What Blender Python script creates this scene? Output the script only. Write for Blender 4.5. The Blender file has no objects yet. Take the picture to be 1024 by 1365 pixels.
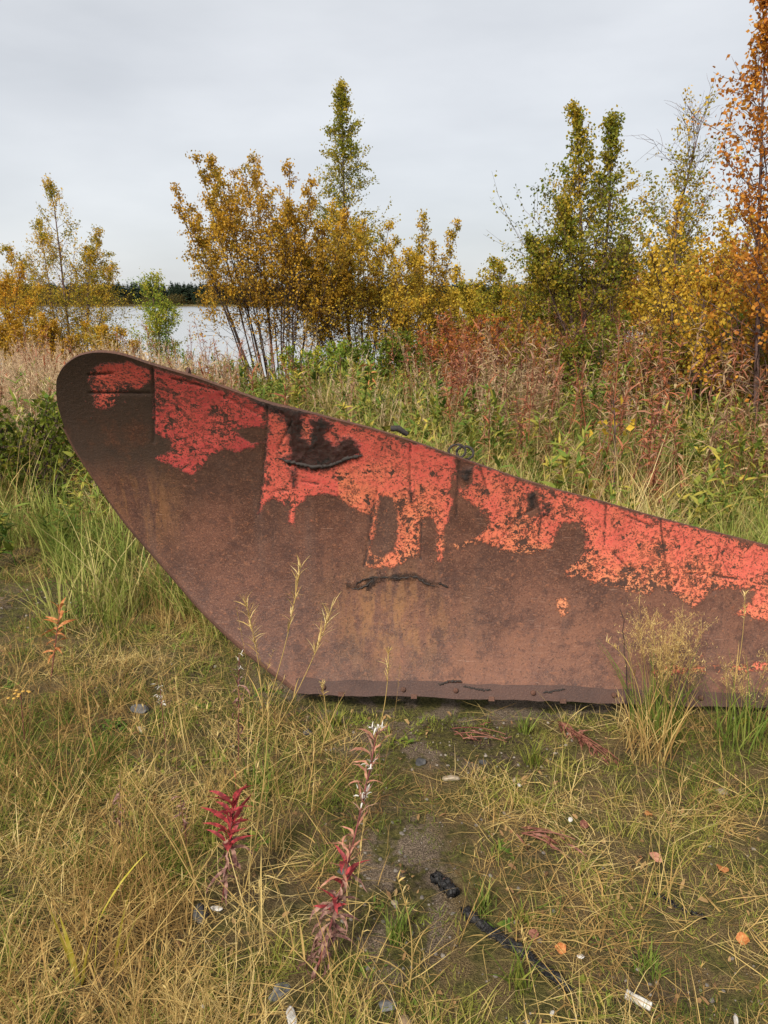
import bpy, bmesh, math, random
import numpy as np
from mathutils import Vector, Matrix, Euler

rng = np.random.default_rng(7)
random.seed(7)
scene = bpy.context.scene
COL = scene.collection

# ------------------------------------------------------------------ camera
cam_d = bpy.data.cameras.new('camera')
cam = bpy.data.objects.new('camera', cam_d)
COL.objects.link(cam)
cam.location = (0, 0, 1.6)
cam.rotation_euler = (math.radians(90 - 15.64), 0, 0)
cam_d.sensor_fit = 'VERTICAL'
cam_d.sensor_height = 36.0
cam_d.lens = 36.0 * 1000 / 1365
cam_d.clip_start = 0.05
cam_d.clip_end = 4000
scene.camera = cam

# ------------------------------------------------------------------ sky, sun, exposure
SUN_DIR = Vector((-0.40, -0.72, 0.78)).normalized()
world = bpy.data.worlds.new('World')
scene.world = world
world.use_nodes = True
wn, wl = world.node_tree.nodes, world.node_tree.links
wn.clear()
w_out = wn.new('ShaderNodeOutputWorld')
w_bg = wn.new('ShaderNodeBackground')
w_sky = wn.new('ShaderNodeTexSky')
w_sky.sky_type = 'NISHITA'
w_sky.sun_disc = False
w_sky.sun_elevation = math.asin(SUN_DIR.z)
w_sky.sun_rotation = math.atan2(SUN_DIR.x, SUN_DIR.y)
w_bg.inputs['Strength'].default_value = 0.1
w_tc = wn.new('ShaderNodeTexCoord')
w_map = wn.new('ShaderNodeMapping')
w_map.inputs['Scale'].default_value = (1.0, 1.0, 3.2)
w_no = wn.new('ShaderNodeTexNoise')
w_no.inputs['Scale'].default_value = 2.2
w_no.inputs['Detail'].default_value = 5
w_no.inputs['Roughness'].default_value = 0.5
w_rp = wn.new('ShaderNodeValToRGB')
w_rp.color_ramp.elements[0].position = 0.32
w_rp.color_ramp.elements[0].color = (1.54, 1.58, 1.64, 1)
w_rp.color_ramp.elements[1].position = 0.68
w_rp.color_ramp.elements[1].color = (2.02, 2.05, 2.10, 1)
w_mix = wn.new('ShaderNodeMix')
w_mix.data_type = 'RGBA'
w_mix.inputs[0].default_value = 0.95
wl.new(w_tc.outputs['Generated'], w_map.inputs['Vector'])
wl.new(w_map.outputs[0], w_no.inputs['Vector'])
wl.new(w_no.outputs['Fac'], w_rp.inputs[0])
wl.new(w_sky.outputs[0], w_mix.inputs[6])
wl.new(w_rp.outputs[0], w_mix.inputs[7])
wl.new(w_mix.outputs[2], w_bg.inputs['Color'])
wl.new(w_bg.outputs[0], w_out.inputs['Surface'])

sun_d = bpy.data.lights.new('sun', 'SUN')
sun_d.energy = 1.5
sun_d.angle = math.radians(13)
sun_d.color = (1.0, 0.94, 0.84)
sun = bpy.data.objects.new('sun', sun_d)
COL.objects.link(sun)
sun.rotation_euler = SUN_DIR.to_track_quat('Z', 'Y').to_euler()

scene.view_settings.view_transform = 'Standard'
scene.view_settings.look = 'None'
scene.view_settings.exposure = 1.98
scene.view_settings.gamma = 1.0
scene.view_settings.use_curve_mapping = False
scene.cycles.max_bounces = 6
scene.cycles.transparent_max_bounces = 4

# ------------------------------------------------------------------ helpers
def tag(o, label=None, cat=None, group=None, kind=None):
    if label: o['label'] = label
    if cat: o['category'] = cat
    if group: o['group'] = group
    if kind: o['kind'] = kind
    return o

def empty(name, loc=(0, 0, 0)):
    o = bpy.data.objects.new(name, None)
    o.empty_display_size = 0.1
    o.location = loc
    COL.objects.link(o)
    return o

class MB:
    """collects quads; build() links them as one mesh object"""
    def __init__(self):
        self.v, self.q, self.n = [], [], 0
        self.fa, self.fc = [], []
    def add(self, v, q, fa=None, fc=None):
        v = np.asarray(v, float).reshape(-1, 3); q = np.asarray(q, int).reshape(-1, 4)
        self.v.append(v); self.q.append(q + self.n); self.n += len(v)
        self.fa.append(np.zeros(len(q)) if fa is None else np.broadcast_to(fa, (len(q),)))
        self.fc.append(np.ones((len(q), 3)) if fc is None else np.broadcast_to(fc, (len(q), 3)))
    def mesh(self, name, mat=None, smooth=True):
        me = bpy.data.meshes.new(name)
        v = np.concatenate(self.v); q = np.concatenate(self.q)
        me.vertices.add(len(v)); me.vertices.foreach_set('co', v.ravel().astype(np.float32))
        me.loops.add(len(q) * 4); me.loops.foreach_set('vertex_index', q.ravel().astype(np.int32))
        me.polygons.add(len(q)); me.polygons.foreach_set('loop_start', (np.arange(len(q)) * 4).astype(np.int32))
        me.update(calc_edges=True)
        me.polygons.foreach_set('use_smooth', np.full(len(q), smooth))
        a = me.attributes.new('bv', 'FLOAT', 'FACE'); a.data.foreach_set('value', np.concatenate(self.fa).astype(np.float32))
        c = me.attributes.new('lc', 'FLOAT_COLOR', 'FACE')
        fc = np.concatenate(self.fc); fc = np.concatenate([fc, np.ones((len(fc), 1))], 1)
        c.data.foreach_set('color', fc.ravel().astype(np.float32))
        if mat: me.materials.append(mat)
        return me
    def build(self, name, mat, parent=None, smooth=True):
        o = bpy.data.objects.new(name, self.mesh(name, mat, smooth))
        COL.objects.link(o)
        if parent: o.parent = parent
        return o

def child(name, me, parent, loc=(0, 0, 0), rot=(0, 0, 0), scl=(1, 1, 1)):
    o = bpy.data.objects.new(name, me)
    COL.objects.link(o); o.parent = parent
    o.location = loc; o.rotation_euler = rot; o.scale = scl
    return o

def tube(pts, rad, sides=5):
    pts = np.asarray(pts, float); k = len(pts)
    rad = np.broadcast_to(rad, (k,))
    t = np.gradient(pts, axis=0); t /= np.linalg.norm(t, axis=1)[:, None] + 1e-9
    ref = np.array([1., 0, 0]) if abs(t[:, 0]).mean() < 0.7 else np.array([0, 1., 0])
    a = np.cross(t, ref); a /= np.linalg.norm(a, axis=1)[:, None] + 1e-9
    b = np.cross(t, a)
    an = np.linspace(0, 2 * math.pi, sides, endpoint=False)
    v = pts[:, None] + rad[:, None, None] * (np.cos(an)[None, :, None] * a[:, None] + np.sin(an)[None, :, None] * b[:, None])
    i = np.arange(k - 1)[:, None] * sides; j = np.arange(sides)[None]; j2 = (j + 1) % sides
    q = np.stack([i + j, i + j2, i + sides + j2, i + sides + j], -1).reshape(-1, 4)
    return v.reshape(-1, 3), q

def vnoise(x, y, seed=0):
    x = np.asarray(x, float); y = np.asarray(y, float)
    xi = np.floor(x).astype(np.int64); yi = np.floor(y).astype(np.int64)
    fx = x - xi; fy = y - yi
    fx = fx * fx * (3 - 2 * fx); fy = fy * fy * (3 - 2 * fy)
    def h(a, b):
        n = (a * 374761393 + b * 668265263 + seed * 974634777) & 0x7fffffff
        n = ((n ^ (n >> 13)) * 1274126177) & 0x7fffffff
        return ((n ^ (n >> 16)) & 0xffff) / 65535.0
    return (h(xi, yi) * (1 - fx) + h(xi + 1, yi) * fx) * (1 - fy) + (h(xi, yi + 1) * (1 - fx) + h(xi + 1, yi + 1) * fx) * fy

def fbm(x, y, seed=0, o=4):
    s = 0; a = .5; tot = 0
    for k in range(o):
        s = s + a * vnoise(np.asarray(x) * 2 ** k, np.asarray(y) * 2 ** k, seed + k); tot += a; a *= .5
    return s / tot

def sstep(a, b, x):
    t = np.clip((np.asarray(x, float) - a) / (b - a), 0, 1); return t * t * (3 - 2 * t)

# ---------------- material helpers
class NT:
    def __init__(self, name):
        self.m = bpy.data.materials.new(name); self.m.use_nodes = True
        self.n = self.m.node_tree.nodes; self.l = self.m.node_tree.links
        self.n.clear()
        self.out = self.n.new('ShaderNodeOutputMaterial')
    def node(self, t, **kw):
        nd = self.n.new(t)
        for k, v in kw.items():
            setattr(nd, k, v)
        return nd
    def link(self, a, b): self.l.new(a, b)
    def val(self, sock, v):
        if isinstance(v, (int, float, tuple, list)): sock.default_value = v
        else: self.link(v, sock)
    def math(self, op, a, b=0.0, c=0.0, clamp=False):
        nd = self.node('ShaderNodeMath', operation=op, use_clamp=clamp)
        self.val(nd.inputs[0], a); self.val(nd.inputs[1], b)
        if op in ('MULTIPLY_ADD', 'SMOOTH_MIN', 'COMPARE'): self.val(nd.inputs[2], c)
        return nd.outputs[0]
    def mix(self, f, a, b, blend='MIX'):
        nd = self.node('ShaderNodeMix', data_type='RGBA', blend_type=blend)
        self.val(nd.inputs[0], f)
        self.val(nd.inputs[6], a if not isinstance(a, tuple) or len(a) == 4 else a + (1,))
        self.val(nd.inputs[7], b if not isinstance(b, tuple) or len(b) == 4 else b + (1,))
        return nd.outputs[2]
    def noise(self, scale, detail=4, rough=.55, vec=None, dist=0.0):
        nd = self.node('ShaderNodeTexNoise')
        nd.inputs['Scale'].default_value = scale; nd.inputs['Detail'].default_value = detail
        nd.inputs['Roughness'].default_value = rough; nd.inputs['Distortion'].default_value = dist
        if vec is not None: self.link(vec, nd.inputs['Vector'])
        return nd.outputs['Fac']
    def obj(self, scale=None):
        tc = self.node('ShaderNodeTexCoord').outputs['Object']
        if scale is None: return tc
        mp = self.node('ShaderNodeMapping'); mp.inputs['Scale'].default_value = scale
        self.link(tc, mp.inputs['Vector']); return mp.outputs[0]
    def attr(self, name, typ='GEOMETRY', out='Fac'):
        nd = self.node('ShaderNodeAttribute', attribute_name=name, attribute_type=typ)
        return nd.outputs[out]
    def ramp(self, f, stops):
        nd = self.node('ShaderNodeValToRGB')
        el = nd.color_ramp.elements
        while len(el) < len(stops): el.new(0.5)
        for e, (p, c) in zip(el, stops):
            e.position = p; e.color = tuple(c) + (1,)
        self.val(nd.inputs[0], f); return nd.outputs[0]
    def maprange(self, f, a, b, c=0.0, d=1.0, smooth=True):
        nd = self.node('ShaderNodeMapRange', interpolation_type='SMOOTHSTEP' if smooth else 'LINEAR')
        self.val(nd.inputs[0], f); nd.inputs[1].default_value = a; nd.inputs[2].default_value = b
        nd.inputs[3].default_value = c; nd.inputs[4].default_value = d
        return nd.outputs[0]
    def bump(self, h, dist=.01, strength=1.0, normal=None):
        nd = self.node('ShaderNodeBump'); nd.inputs['Distance'].default_value = dist
        nd.inputs['Strength'].default_value = strength
        self.link(h, nd.inputs['Height'])
        if normal is not None: self.link(normal, nd.inputs['Normal'])
        return nd.outputs[0]
    def principled(self, color, rough=.7, spec=.3, normal=None, metal=0.0):
        nd = self.node('ShaderNodeBsdfPrincipled')
        self.val(nd.inputs['Base Color'], color if not isinstance(color, tuple) or len(color) == 4 else color + (1,))
        self.val(nd.inputs['Roughness'], rough); self.val(nd.inputs['Specular IOR Level'], spec)
        nd.inputs['Metallic'].default_value = metal
        if normal is not None: self.link(normal, nd.inputs['Normal'])
        return nd.outputs[0]
    def finish(self, sh):
        self.link(sh, self.out.inputs['Surface']); return self.m

def foliage_mat(name, stops=None, trans=.3, rough=.6, tintw=.3, spec=.1):
    """thin leaf or blade: colour from the per-blade value and the per-plant tint"""
    m = NT(name)
    if stops is None:
        c = m.attr('lc', out='Color')
    else:
        f = m.math('ADD', m.math('MULTIPLY', m.attr('bv'), 1 - tintw), m.math('MULTIPLY', m.attr('tint', 'INSTANCER'), tintw), clamp=True)
        c = m.ramp(f, [(i / (len(stops) - 1), s) for i, s in enumerate(stops)])
    p = m.principled(c, rough, spec)
    t = m.node('ShaderNodeBsdfTranslucent'); m.link(c, t.inputs['Color'])
    mx = m.node('ShaderNodeMixShader'); mx.inputs[0].default_value = trans
    m.link(p, mx.inputs[1]); m.link(t.outputs[0], mx.inputs[2])
    return m.finish(mx.outputs[0])

def bark_mat(name, a, b, scale=30):
    m = NT(name)
    v = m.obj((1, 1, .35))
    n = m.noise(scale, 5, .6, v)
    c = m.mix(m.maprange(n, .35, .65), a, b)
    return m.finish(m.principled(c, .85, .2, m.bump(n, .004)))

# ================================================================== GROUND AND WATER
LAKE_Z = -0.75
def shore(x):
    x = np.asarray(x, float)
    return 20 + 2.2 * np.log1p(np.exp((x - 3.5) * 1.2)) / 1.2 + 1.2 * np.sin(x * .35)

BARE = [(0.05, 1.85, .15, .36, 1.0), (0.28, 2.5, .55, .2, .85), (0.62, 1.40, .42, .2, .62), (-.2, 2.3, .2, .3, .55),
        (.4, 1.95, .4, .45, .45), (1.0, 1.75, .35, .35, .25), (-2.15, 3.7, .3, .5, .8), (-.33, 1.75, .2, .25, .35), (.25, 2.95, .8, .3, 1.0), (-1.9, 4.3, .6, .3, .35)]
def bare(x, y):
    s = np.zeros(np.shape(x))
    for cx, cy, sx, sy, a in BARE:
        s = np.maximum(s, a * np.exp(-.5 * (((x - cx) / sx) ** 2 + ((y - cy) / sy) ** 2)))
    return np.clip(s + .55 * (fbm(x * 3.1, y * 3.1, 5, 3) - .5), 0, 1)

def gh(x, y):
    x = np.asarray(x, float); y = np.asarray(y, float)
    z = .05 * (fbm(x * .9, y * .9, 11) - .5) + .035 * (fbm(x * 4, y * 4, 3, 3) - .5) * (y < 15)
    z = z - .075 * np.exp(-.5 * (((x - .4) / .8) ** 2 + ((y - 2.9) / .17) ** 2)) - .012
    z = z + .25 * sstep(5, 11, y) * sstep(-1, 5, x)
    sh = shore(x)
    z = z - .85 * sstep(sh - 7.5, sh + .2, y)
    z = z - 1.4 * sstep(sh, sh + 14, y)
    far = sstep(395 + 18 * np.sin(x * .011) + 9 * np.sin(x * .043 + 1), 450, y)
    z = z + far * (3.0 + 5.5 * sstep(450, 1400, y))
    return z

ys = np.unique(np.concatenate([np.linspace(-6, .6, 10), np.linspace(.6, 5, 150), np.linspace(5, 26, 90), np.linspace(26, 90, 30), np.linspace(90, 520, 50), np.linspace(520, 2500, 16)]))
xs = np.unique(np.concatenate([-np.geomspace(4, 1800, 45), np.linspace(-4, 4, 190), np.geomspace(4, 1800, 45)]))
X, Y = np.meshgrid(xs, ys)
Z = gh(X, Y)
nx, ny = len(xs), len(ys)
i = (np.arange(ny - 1)[:, None] * nx + np.arange(nx - 1)[None]).ravel()
g = MB(); g.add(np.stack([X, Y, Z], -1), np.stack([i, i + 1, i + nx + 1, i + nx], -1))

m = NT('meadow_soil')
v = m.obj()
n1 = m.noise(9, 6, .6, v); n2 = m.noise(70, 4, .65, v); n3 = m.noise(260, 3, .7, v); n4 = m.noise(2.2, 4, .6, v)
soil = m.mix(m.maprange(n2, .35, .65), (.035, .025, .016), (.14, .10, .062))
moss = m.mix(m.maprange(n2, .3, .7), (.05, .05, .014), (.17, .145, .045))
thatch = m.mix(m.maprange(n3, .35, .65), (.075, .05, .024), (.27, .19, .085))
gravel = m.mix(m.maprange(n3, .4, .62), (.085, .062, .042), (.36, .27, .19))
c = m.mix(m.maprange(n1, .42, .6), thatch, moss)
c = m.mix(m.maprange(n4, .5, .68), c, soil)
b_ = m.attr('bare')
bm_ = m.maprange(m.math('ADD', b_, m.math('MULTIPLY', m.math('SUBTRACT', n1, .5), .7)), .45, .75)
c = m.mix(bm_, c, m.mix(m.maprange(m.math('ADD', n1, m.math('MULTIPLY', m.math('SUBTRACT', n4, .5), .8)), .40, .54), gravel, m.mix(m.maprange(n1, .4, .6), soil, moss)))
hh = m.math('ADD', n2, m.math('MULTIPLY', n3, .6))
M_SOIL = m.finish(m.principled(c, .95, .15, m.bump(hh, .03)))
ground = g.build('ground', M_SOIL)
a = ground.data.attributes.new('bare', 'FLOAT', 'POINT'); a.data.foreach_set('value', bare(X, Y).ravel().astype(np.float32))
tag(ground, 'uneven meadow soil with moss, thatch and a bare gravelly patch', 'ground', kind='structure')

m = NT('lake_water')
v = m.obj((1, .35, 1))
h = m.math('ADD', m.noise(1.6, 5, .6, v), m.math('MULTIPLY', m.noise(.25, 3, .5, v), 1.5))
M_WATER = m.finish(m.principled((.30, .31, .32), .2, 1.0, m.bump(h, .03, .2)))
g = MB()
lx = np.linspace(-900, 900, 31); ly = np.concatenate([np.linspace(12, 60, 12), np.linspace(80, 620, 19)])
LX, LY = np.meshgrid(lx, ly)
i = (np.arange(len(ly) - 1)[:, None] * 31 + np.arange(30)[None]).ravel()
g.add(np.stack([LX, LY, np.full_like(LX, LAKE_Z)], -1), np.stack([i, i + 1, i + 32, i + 31], -1))
tag(g.build('lake', M_WATER), 'pale grey lake water reflecting the overcast sky', 'lake', kind='structure')

# ================================================================== PLOW
AL = math.radians(-3.5); P0 = np.array([0, 2.83, 0.])
PE = np.array([math.cos(AL), math.sin(AL), 0]); PN = np.array([-math.sin(AL), math.cos(AL), 0])
PZC, PR = .62, 1.2
def pb(z): return np.sqrt(PR * PR - (z - PZC) ** 2) - math.sqrt(PR * PR - PZC * PZC)
def PP(s, z, off=0.0):
    """point of the curved mouldboard face: s metres along the blade, z up; off = out of the face towards the road side"""
    s = np.asarray(s, float); z = np.asarray(z, float)
    d = pb(z); sl = -(z - PZC) / np.sqrt(PR * PR - (z - PZC) ** 2)
    nl = np.sqrt(1 + sl * sl)
    d = d - off / nl; zz = z + off * sl / nl
    return P0 + s[..., None] * PE + d[..., None] * PN + zz[..., None] * np.array([0, 0, 1.])

TOP = [(-1.281, 1.117), (-1.273, 1.214), (-1.242, 1.3), (-1.21, 1.343), (-1.167, 1.378), (-1.112, 1.407), (-1.055, 1.422), (-0.998, 1.425), (-0.934, 1.414), (-0.837, 1.377), (-0.698, 1.331), (-0.596, 1.29), (-0.449, 1.233), (-0.324, 1.2), (-0.183, 1.161), (-0.039, 1.121), (0.136, 1.062), (0.255, 1.019), (0.376, 0.975), (0.528, 0.921), (0.681, 0.874), (0.865, 0.825), (1.051, 0.772), (1.237, 0.723), (1.422, 0.678), (1.557, 0.645), (1.9, .565), (2.3, .48)]
BOT = [(-1.281, 1.117), (-1.266, 1.025), (-1.233, 0.935), (-1.184, 0.828), (-1.134, 0.733), (-1.078, 0.649), (-1.004, 0.557), (-0.91, 0.446), (-0.795, 0.32), (-0.661, 0.206), (-0.525, 0.113), (-0.373, 0.02), (-.3, .02), (2.3, .02)]
def smooth_curve(p, n=14):
    p = np.array(p); out = []
    for k in range(len(p) - 1):
        a, b, c, d = p[max(k - 1, 0)], p[k], p[k + 1], p[min(k + 2, len(p) - 1)]
        for t in np.linspace(0, 1, n, endpoint=False):
            out.append(.5 * (2 * b + (c - a) * t + (2 * a - 5 * b + 4 * c - d) * t * t + (3 * b - a - 3 * c + d) * t ** 3))
    out.append(p[-1]); out = np.array(out)
    out[:, 0] = np.maximum.accumulate(out[:, 0]); return out
TC = smooth_curve(TOP); BC = np.vstack([smooth_curve(BOT[:-2]), [(2.3, .02)]])

PATCH = [  # painted areas: outline in (s, z) metres, hue 0 crimson .. 1 orange, flaking
 ([(-1.09, 1.361), (-1.014, 1.39), (-0.918, 1.385), (-0.857, 1.362), (-0.862, 1.324), (-0.915, 1.278), (-1.01, 1.259), (-1.039, 1.216), (-1.109, 1.187), (-1.138, 1.215), (-1.112, 1.262), (-1.113, 1.307)], .42, .38),
 ([(-0.841, 1.368), (-0.751, 1.343), (-0.597, 1.284), (-0.445, 1.224), (-0.453, 1.174), (-0.481, 1.061), (-0.539, 1.035), (-0.602, 1.017), (-0.647, 1.027), (-0.695, 1.01), (-0.75, 0.959), (-0.795, 0.905), (-0.846, 0.941), (-0.899, 0.964), (-0.939, 0.983), (-0.912, 1.007), (-0.862, 1.024), (-0.87, 1.063), (-0.923, 1.095), (-0.894, 1.217)], .22, .42),
 ([(-0.442, 1.224), (-0.367, 1.206), (-0.183, 1.158), (-0.039, 1.115), (0.136, 1.056), (0.27, 1.009), (0.262, 0.907), (0.271, 0.808), (0.254, 0.741), (0.246, 0.691), (0.236, 0.549), (0.211, 0.549), (0.202, 0.707), (0.177, 0.74), (0.146, 0.723), (0.141, 0.567), (0.079, 0.533), (0.015, 0.515), (-0.096, 0.513), (-0.05, 0.796), (-0.073, 0.752), (-0.11, 0.752), (-0.165, 0.794), (-0.202, 0.827), (-0.264, 0.833), (-0.327, 0.825), (-0.373, 0.774), (-0.39, 0.686), (-0.412, 0.696), (-0.411, 0.773), (-0.438, 0.8), (-0.478, 0.806), (-0.512, 0.781), (-0.537, 0.741), (-0.482, 1.029)], .5, .3),
 ([(0.267, 1.009), (0.376, 0.968), (0.559, 0.909), (0.743, 0.856), (0.959, 0.794), (1.175, 0.735), (1.558, 0.642), (2.6, 0.45), (2.6, 0.25), (1.585, 0.321), (1.512, 0.338), (1.427, 0.348), (1.509, 0.405), (1.522, 0.443), (1.46, 0.457), (1.355, 0.445), (1.312, 0.407), (1.283, 0.369), (1.204, 0.414), (1.141, 0.45), (1.088, 0.411), (0.988, 0.44), (0.863, 0.469), (0.76, 0.489), (0.746, 0.531), (0.819, 0.597), (0.826, 0.67), (0.786, 0.718), (0.73, 0.724), (0.698, 0.667), (0.696, 0.601), (0.579, 0.583), (0.47, 0.597), (0.391, 0.628), (0.298, 0.587), (0.272, 0.626), (0.389, 0.671), (0.433, 0.728), (0.385, 0.777), (0.307, 0.825), (0.277, 0.908)], .6, .42),
 ([(0.714, 0.396), (0.754, 0.406), (0.771, 0.369), (0.766, 0.326), (0.738, 0.322), (0.718, 0.356)], .75, 0.0),
 ([(1.085, 0.125), (1.146, 0.147), (1.268, 0.141), (1.39, 0.153), (1.585, 0.169), (2.2, 0.12), (2.2, 0.1), (1.583, 0.133), (1.389, 0.119), (1.298, 0.125), (1.176, 0.108), (1.102, 0.101)], .5, .5)]
HOLES = [[(-0.595, 1.118), (-0.496, 1.126), (-0.471, 1.11), (-0.485, 1.055), (-0.549, 1.067)],
 [(-0.028, 0.833), (0.021, 0.827), (0.037, 0.764), (0.046, 0.704), (0.034, 0.588), (-0.017, 0.564), (-0.058, 0.576), (-0.048, 0.703)],
 [(0.273, 1.006), (0.352, 0.974), (0.338, 0.892), (0.308, 0.875), (0.283, 0.908)],
 [(0.575, 0.856), (0.61, 0.863), (0.624, 0.765), (0.594, 0.754)]]
BURN = [[(-0.385, 1.19), (-0.318, 1.197), (-0.325, 1.095), (-0.3, 1.06), (-0.285, 1.172), (-0.2, 1.155), (-0.235, 1.097), (-0.201, 1.05), (-0.165, 1.091), (-0.12, 1.075), (-0.11, 1.02), (-0.17, 0.974), (-0.258, 0.937), (-0.348, 0.952), (-0.395, 0.99), (-0.425, 0.99), (-0.386, 1.017), (-0.383, 1.079)],
 [(-0.5, 1.248), (-0.3, 1.196), (-0.33, 1.165), (-0.37, 1.15), (-0.41, 1.19), (-.48, 1.215)],
 [(-.16, .43), (-.1, .445), (-.045, .484), (.13, .488), (.17, .462), (.225, .443), (.17, .446), (.12, .468), (-.04, .464), (-.08, .43)],
 [(-0.395, 0.945), (-0.368, 0.945), (-0.37, 0.865), (-0.39, 0.862)], [(.09, .86), (.115, .86), (.115, .80), (.09, .8)],
 [(0.575, 0.85), (0.6, 0.855), (0.606, 0.79), (0.582, 0.785)], [(.64, .80), (.66, .8), (.66, .76), (.635, .755)], [(.31, .97), (.34, .96), (.33, .9), (.312, .905)]]
LINES = [[(-0.846, 1.368), (-0.888, 1.217), (-0.932, 1.056)], [(-0.447, 1.215), (-0.495, 0.963), (-0.537, 0.741)], [(0.098, 1.062), (0.095, 0.905), (0.102, 0.812)], [(-0.04, 0.853), (-0.096, 0.513)], [(0.146, 0.739), (0.145, 0.557)], [(-0.466, 0.846), (-0.403, 0.854)], [(-0.347, 0.891), (-0.277, 0.883)], [(0.592, 0.86), (0.637, 0.748), (0.63, 0.666)], [(0.891, 0.812), (0.902, 0.638)], [(1.113, 0.757), (1.149, 0.594), (1.182, 0.435), (1.215, 0.499)], [(1.367, 0.69), (1.356, 0.439)], [(-0.785, 1.325), (-0.626, 1.281)], [(-1.1, 1.337), (-1.006, 1.344)], [(-1.125, 1.265), (-0.89, 1.266)], [(0.54, 0.747), (0.454, 0.613)], [(0.67, 0.831), (0.54, 0.747)], [(-0.358, 1.159), (-0.433, 1.029)], [(0.993, 0.755), (1.088, 0.717)], [(0.292, 0.99), (0.288, 0.742)], [(0.376, 0.968), (0.405, 0.877)], [(-.62, 1.26), (-.46, 1.17)], [(1.02, .52), (.94, .6)], [(1.24, .52), (1.45, .5)]]

def sdf(pts, poly):
    poly = np.array(poly); d2 = np.full(len(pts), 1e9); ins = np.zeros(len(pts), bool)
    x, y = pts[:, 0], pts[:, 1]
    for k in range(len(poly)):
        a, b = poly[k], poly[(k + 1) % len(poly)]; ab = b - a
        t = np.clip(((x - a[0]) * ab[0] + (y - a[1]) * ab[1]) / (ab @ ab + 1e-12), 0, 1)
        d2 = np.minimum(d2, (x - a[0] - t * ab[0]) ** 2 + (y - a[1] - t * ab[1]) ** 2)
        c = ((a[1] > y) != (b[1] > y)) & (x < (b[0] - a[0]) * (y - a[1]) / (b[1] - a[1] + 1e-12) + a[0])
        ins ^= c
    d = np.sqrt(d2); return np.where(ins, d, -d)
def segdist(pts, lines):
    d2 = np.full(len(pts), 1e9); x, y = pts[:, 0], pts[:, 1]
    for ln in lines:
        ln = np.array(ln)
        for a, b in zip(ln[:-1], ln[1:]):
            ab = b - a; t = np.clip(((x - a[0]) * ab[0] + (y - a[1]) * ab[1]) / (ab @ ab), 0, 1)
            d2 = np.minimum(d2, (x - a[0] - t * ab[0]) ** 2 + (y - a[1] - t * ab[1]) ** 2)
    return np.sqrt(d2)

# ---- plow materials
def rust_colour(m, v, vs):
    nA = m.noise(3.0, 5, .6, v); nB = m.noise(24, 5, .65, v); nC = m.noise(150, 3, .7, v); nD = m.noise(420, 2, .6, v)
    st = m.noise(7, 4, .6, vs)
    c = m.mix(m.maprange(nA, .36, .64), (.062, .024, .015), (.122, .047, .028))
    c = m.mix(m.math('MULTIPLY', m.maprange(nB, .45, .7), .3), c, (.17, .075, .042))
    c = m.mix(m.math('MULTIPLY', m.maprange(st, .48, .7), .55), c, (.09, .05, .038))
    c = m.mix(m.math('MULTIPLY', m.maprange(nC, .5, .68), .55), c, (.27, .13, .075))
    c = m.mix(m.math('MULTIPLY', m.maprange(nD, .5, .66), .7), c, (.045, .02, .014))
    return c, nB, nC, nD
m = NT('rusted_painted_steel')
v = m.obj(); vs = m.obj((1.2, 1.2, .12)); vd = m.obj((1.0, 1.0, 1.15)); vscr = m.obj((1.0, 1.0, 14.0))
c, nB, nC, nD = rust_colour(m, v, vs)
# paler tone low on the blade, ochre run-off, curvature shade coloured into the upper left (attributes hold where they were seen)
lowpale = m.attr('lowpale'); ochre = m.attr('ochre'); tipd = m.attr('tipshade')
fr1 = m.noise(6, 9, .72, v); fr2 = m.noise(55, 6, .74, vd); fr3 = m.noise(16, 8, .75, v); runs = m.noise(11, 6, .7, m.obj((1.5, 1.5, .07)))
c = m.mix(m.math('MULTIPLY', m.math('MULTIPLY', lowpale, m.maprange(fr1, .36, .62)), .55), c, (.20, .088, .05))
c = m.mix(m.math('MULTIPLY', m.math('MULTIPLY', ochre, .85), m.maprange(runs, .40, .60)), c, (.25, .115, .04))
c = m.mix(m.math('MULTIPLY', m.maprange(runs, .54, .70), .5), c, (.055, .03, .024))
c = m.mix(m.math('MULTIPLY', m.maprange(fr3, .52, .60), .6), c, (.05, .021, .015))
c = m.mix(m.math('MULTIPLY', m.maprange(fr2, .56, .66), .65), c, (.24, .095, .045))
c = m.mix(m.math('MULTIPLY', m.maprange(m.noise(120, 3, .6, v), .58, .68), .75), c, (.03, .014, .010))
scr = m.math('MULTIPLY', m.maprange(m.noise(13, 4, .6, vscr), .655, .69), m.maprange(m.noise(5, 2, .5, v), .48, .6))
c = m.mix(m.math('MULTIPLY', scr, .5), c, (.30, .18, .13))
c = m.mix(m.math('MULTIPLY', m.math('MULTIPLY', tipd, m.maprange(fr1, .28, .5)), .85), c, (.036, .024, .017))
ps = m.attr('paint'); hue = m.attr('hue'); fl = m.attr('flake'); ln = m.attr('line'); bu = m.attr('burn')
edge = m.math('ADD', m.math('MULTIPLY', m.math('SUBTRACT', fr3, .5), .075), m.math('MULTIPLY', m.math('SUBTRACT', fr2, .5), .05))
pe = m.math('ADD', ps, edge)
pm = m.maprange(pe, -.003, .006)
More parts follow.
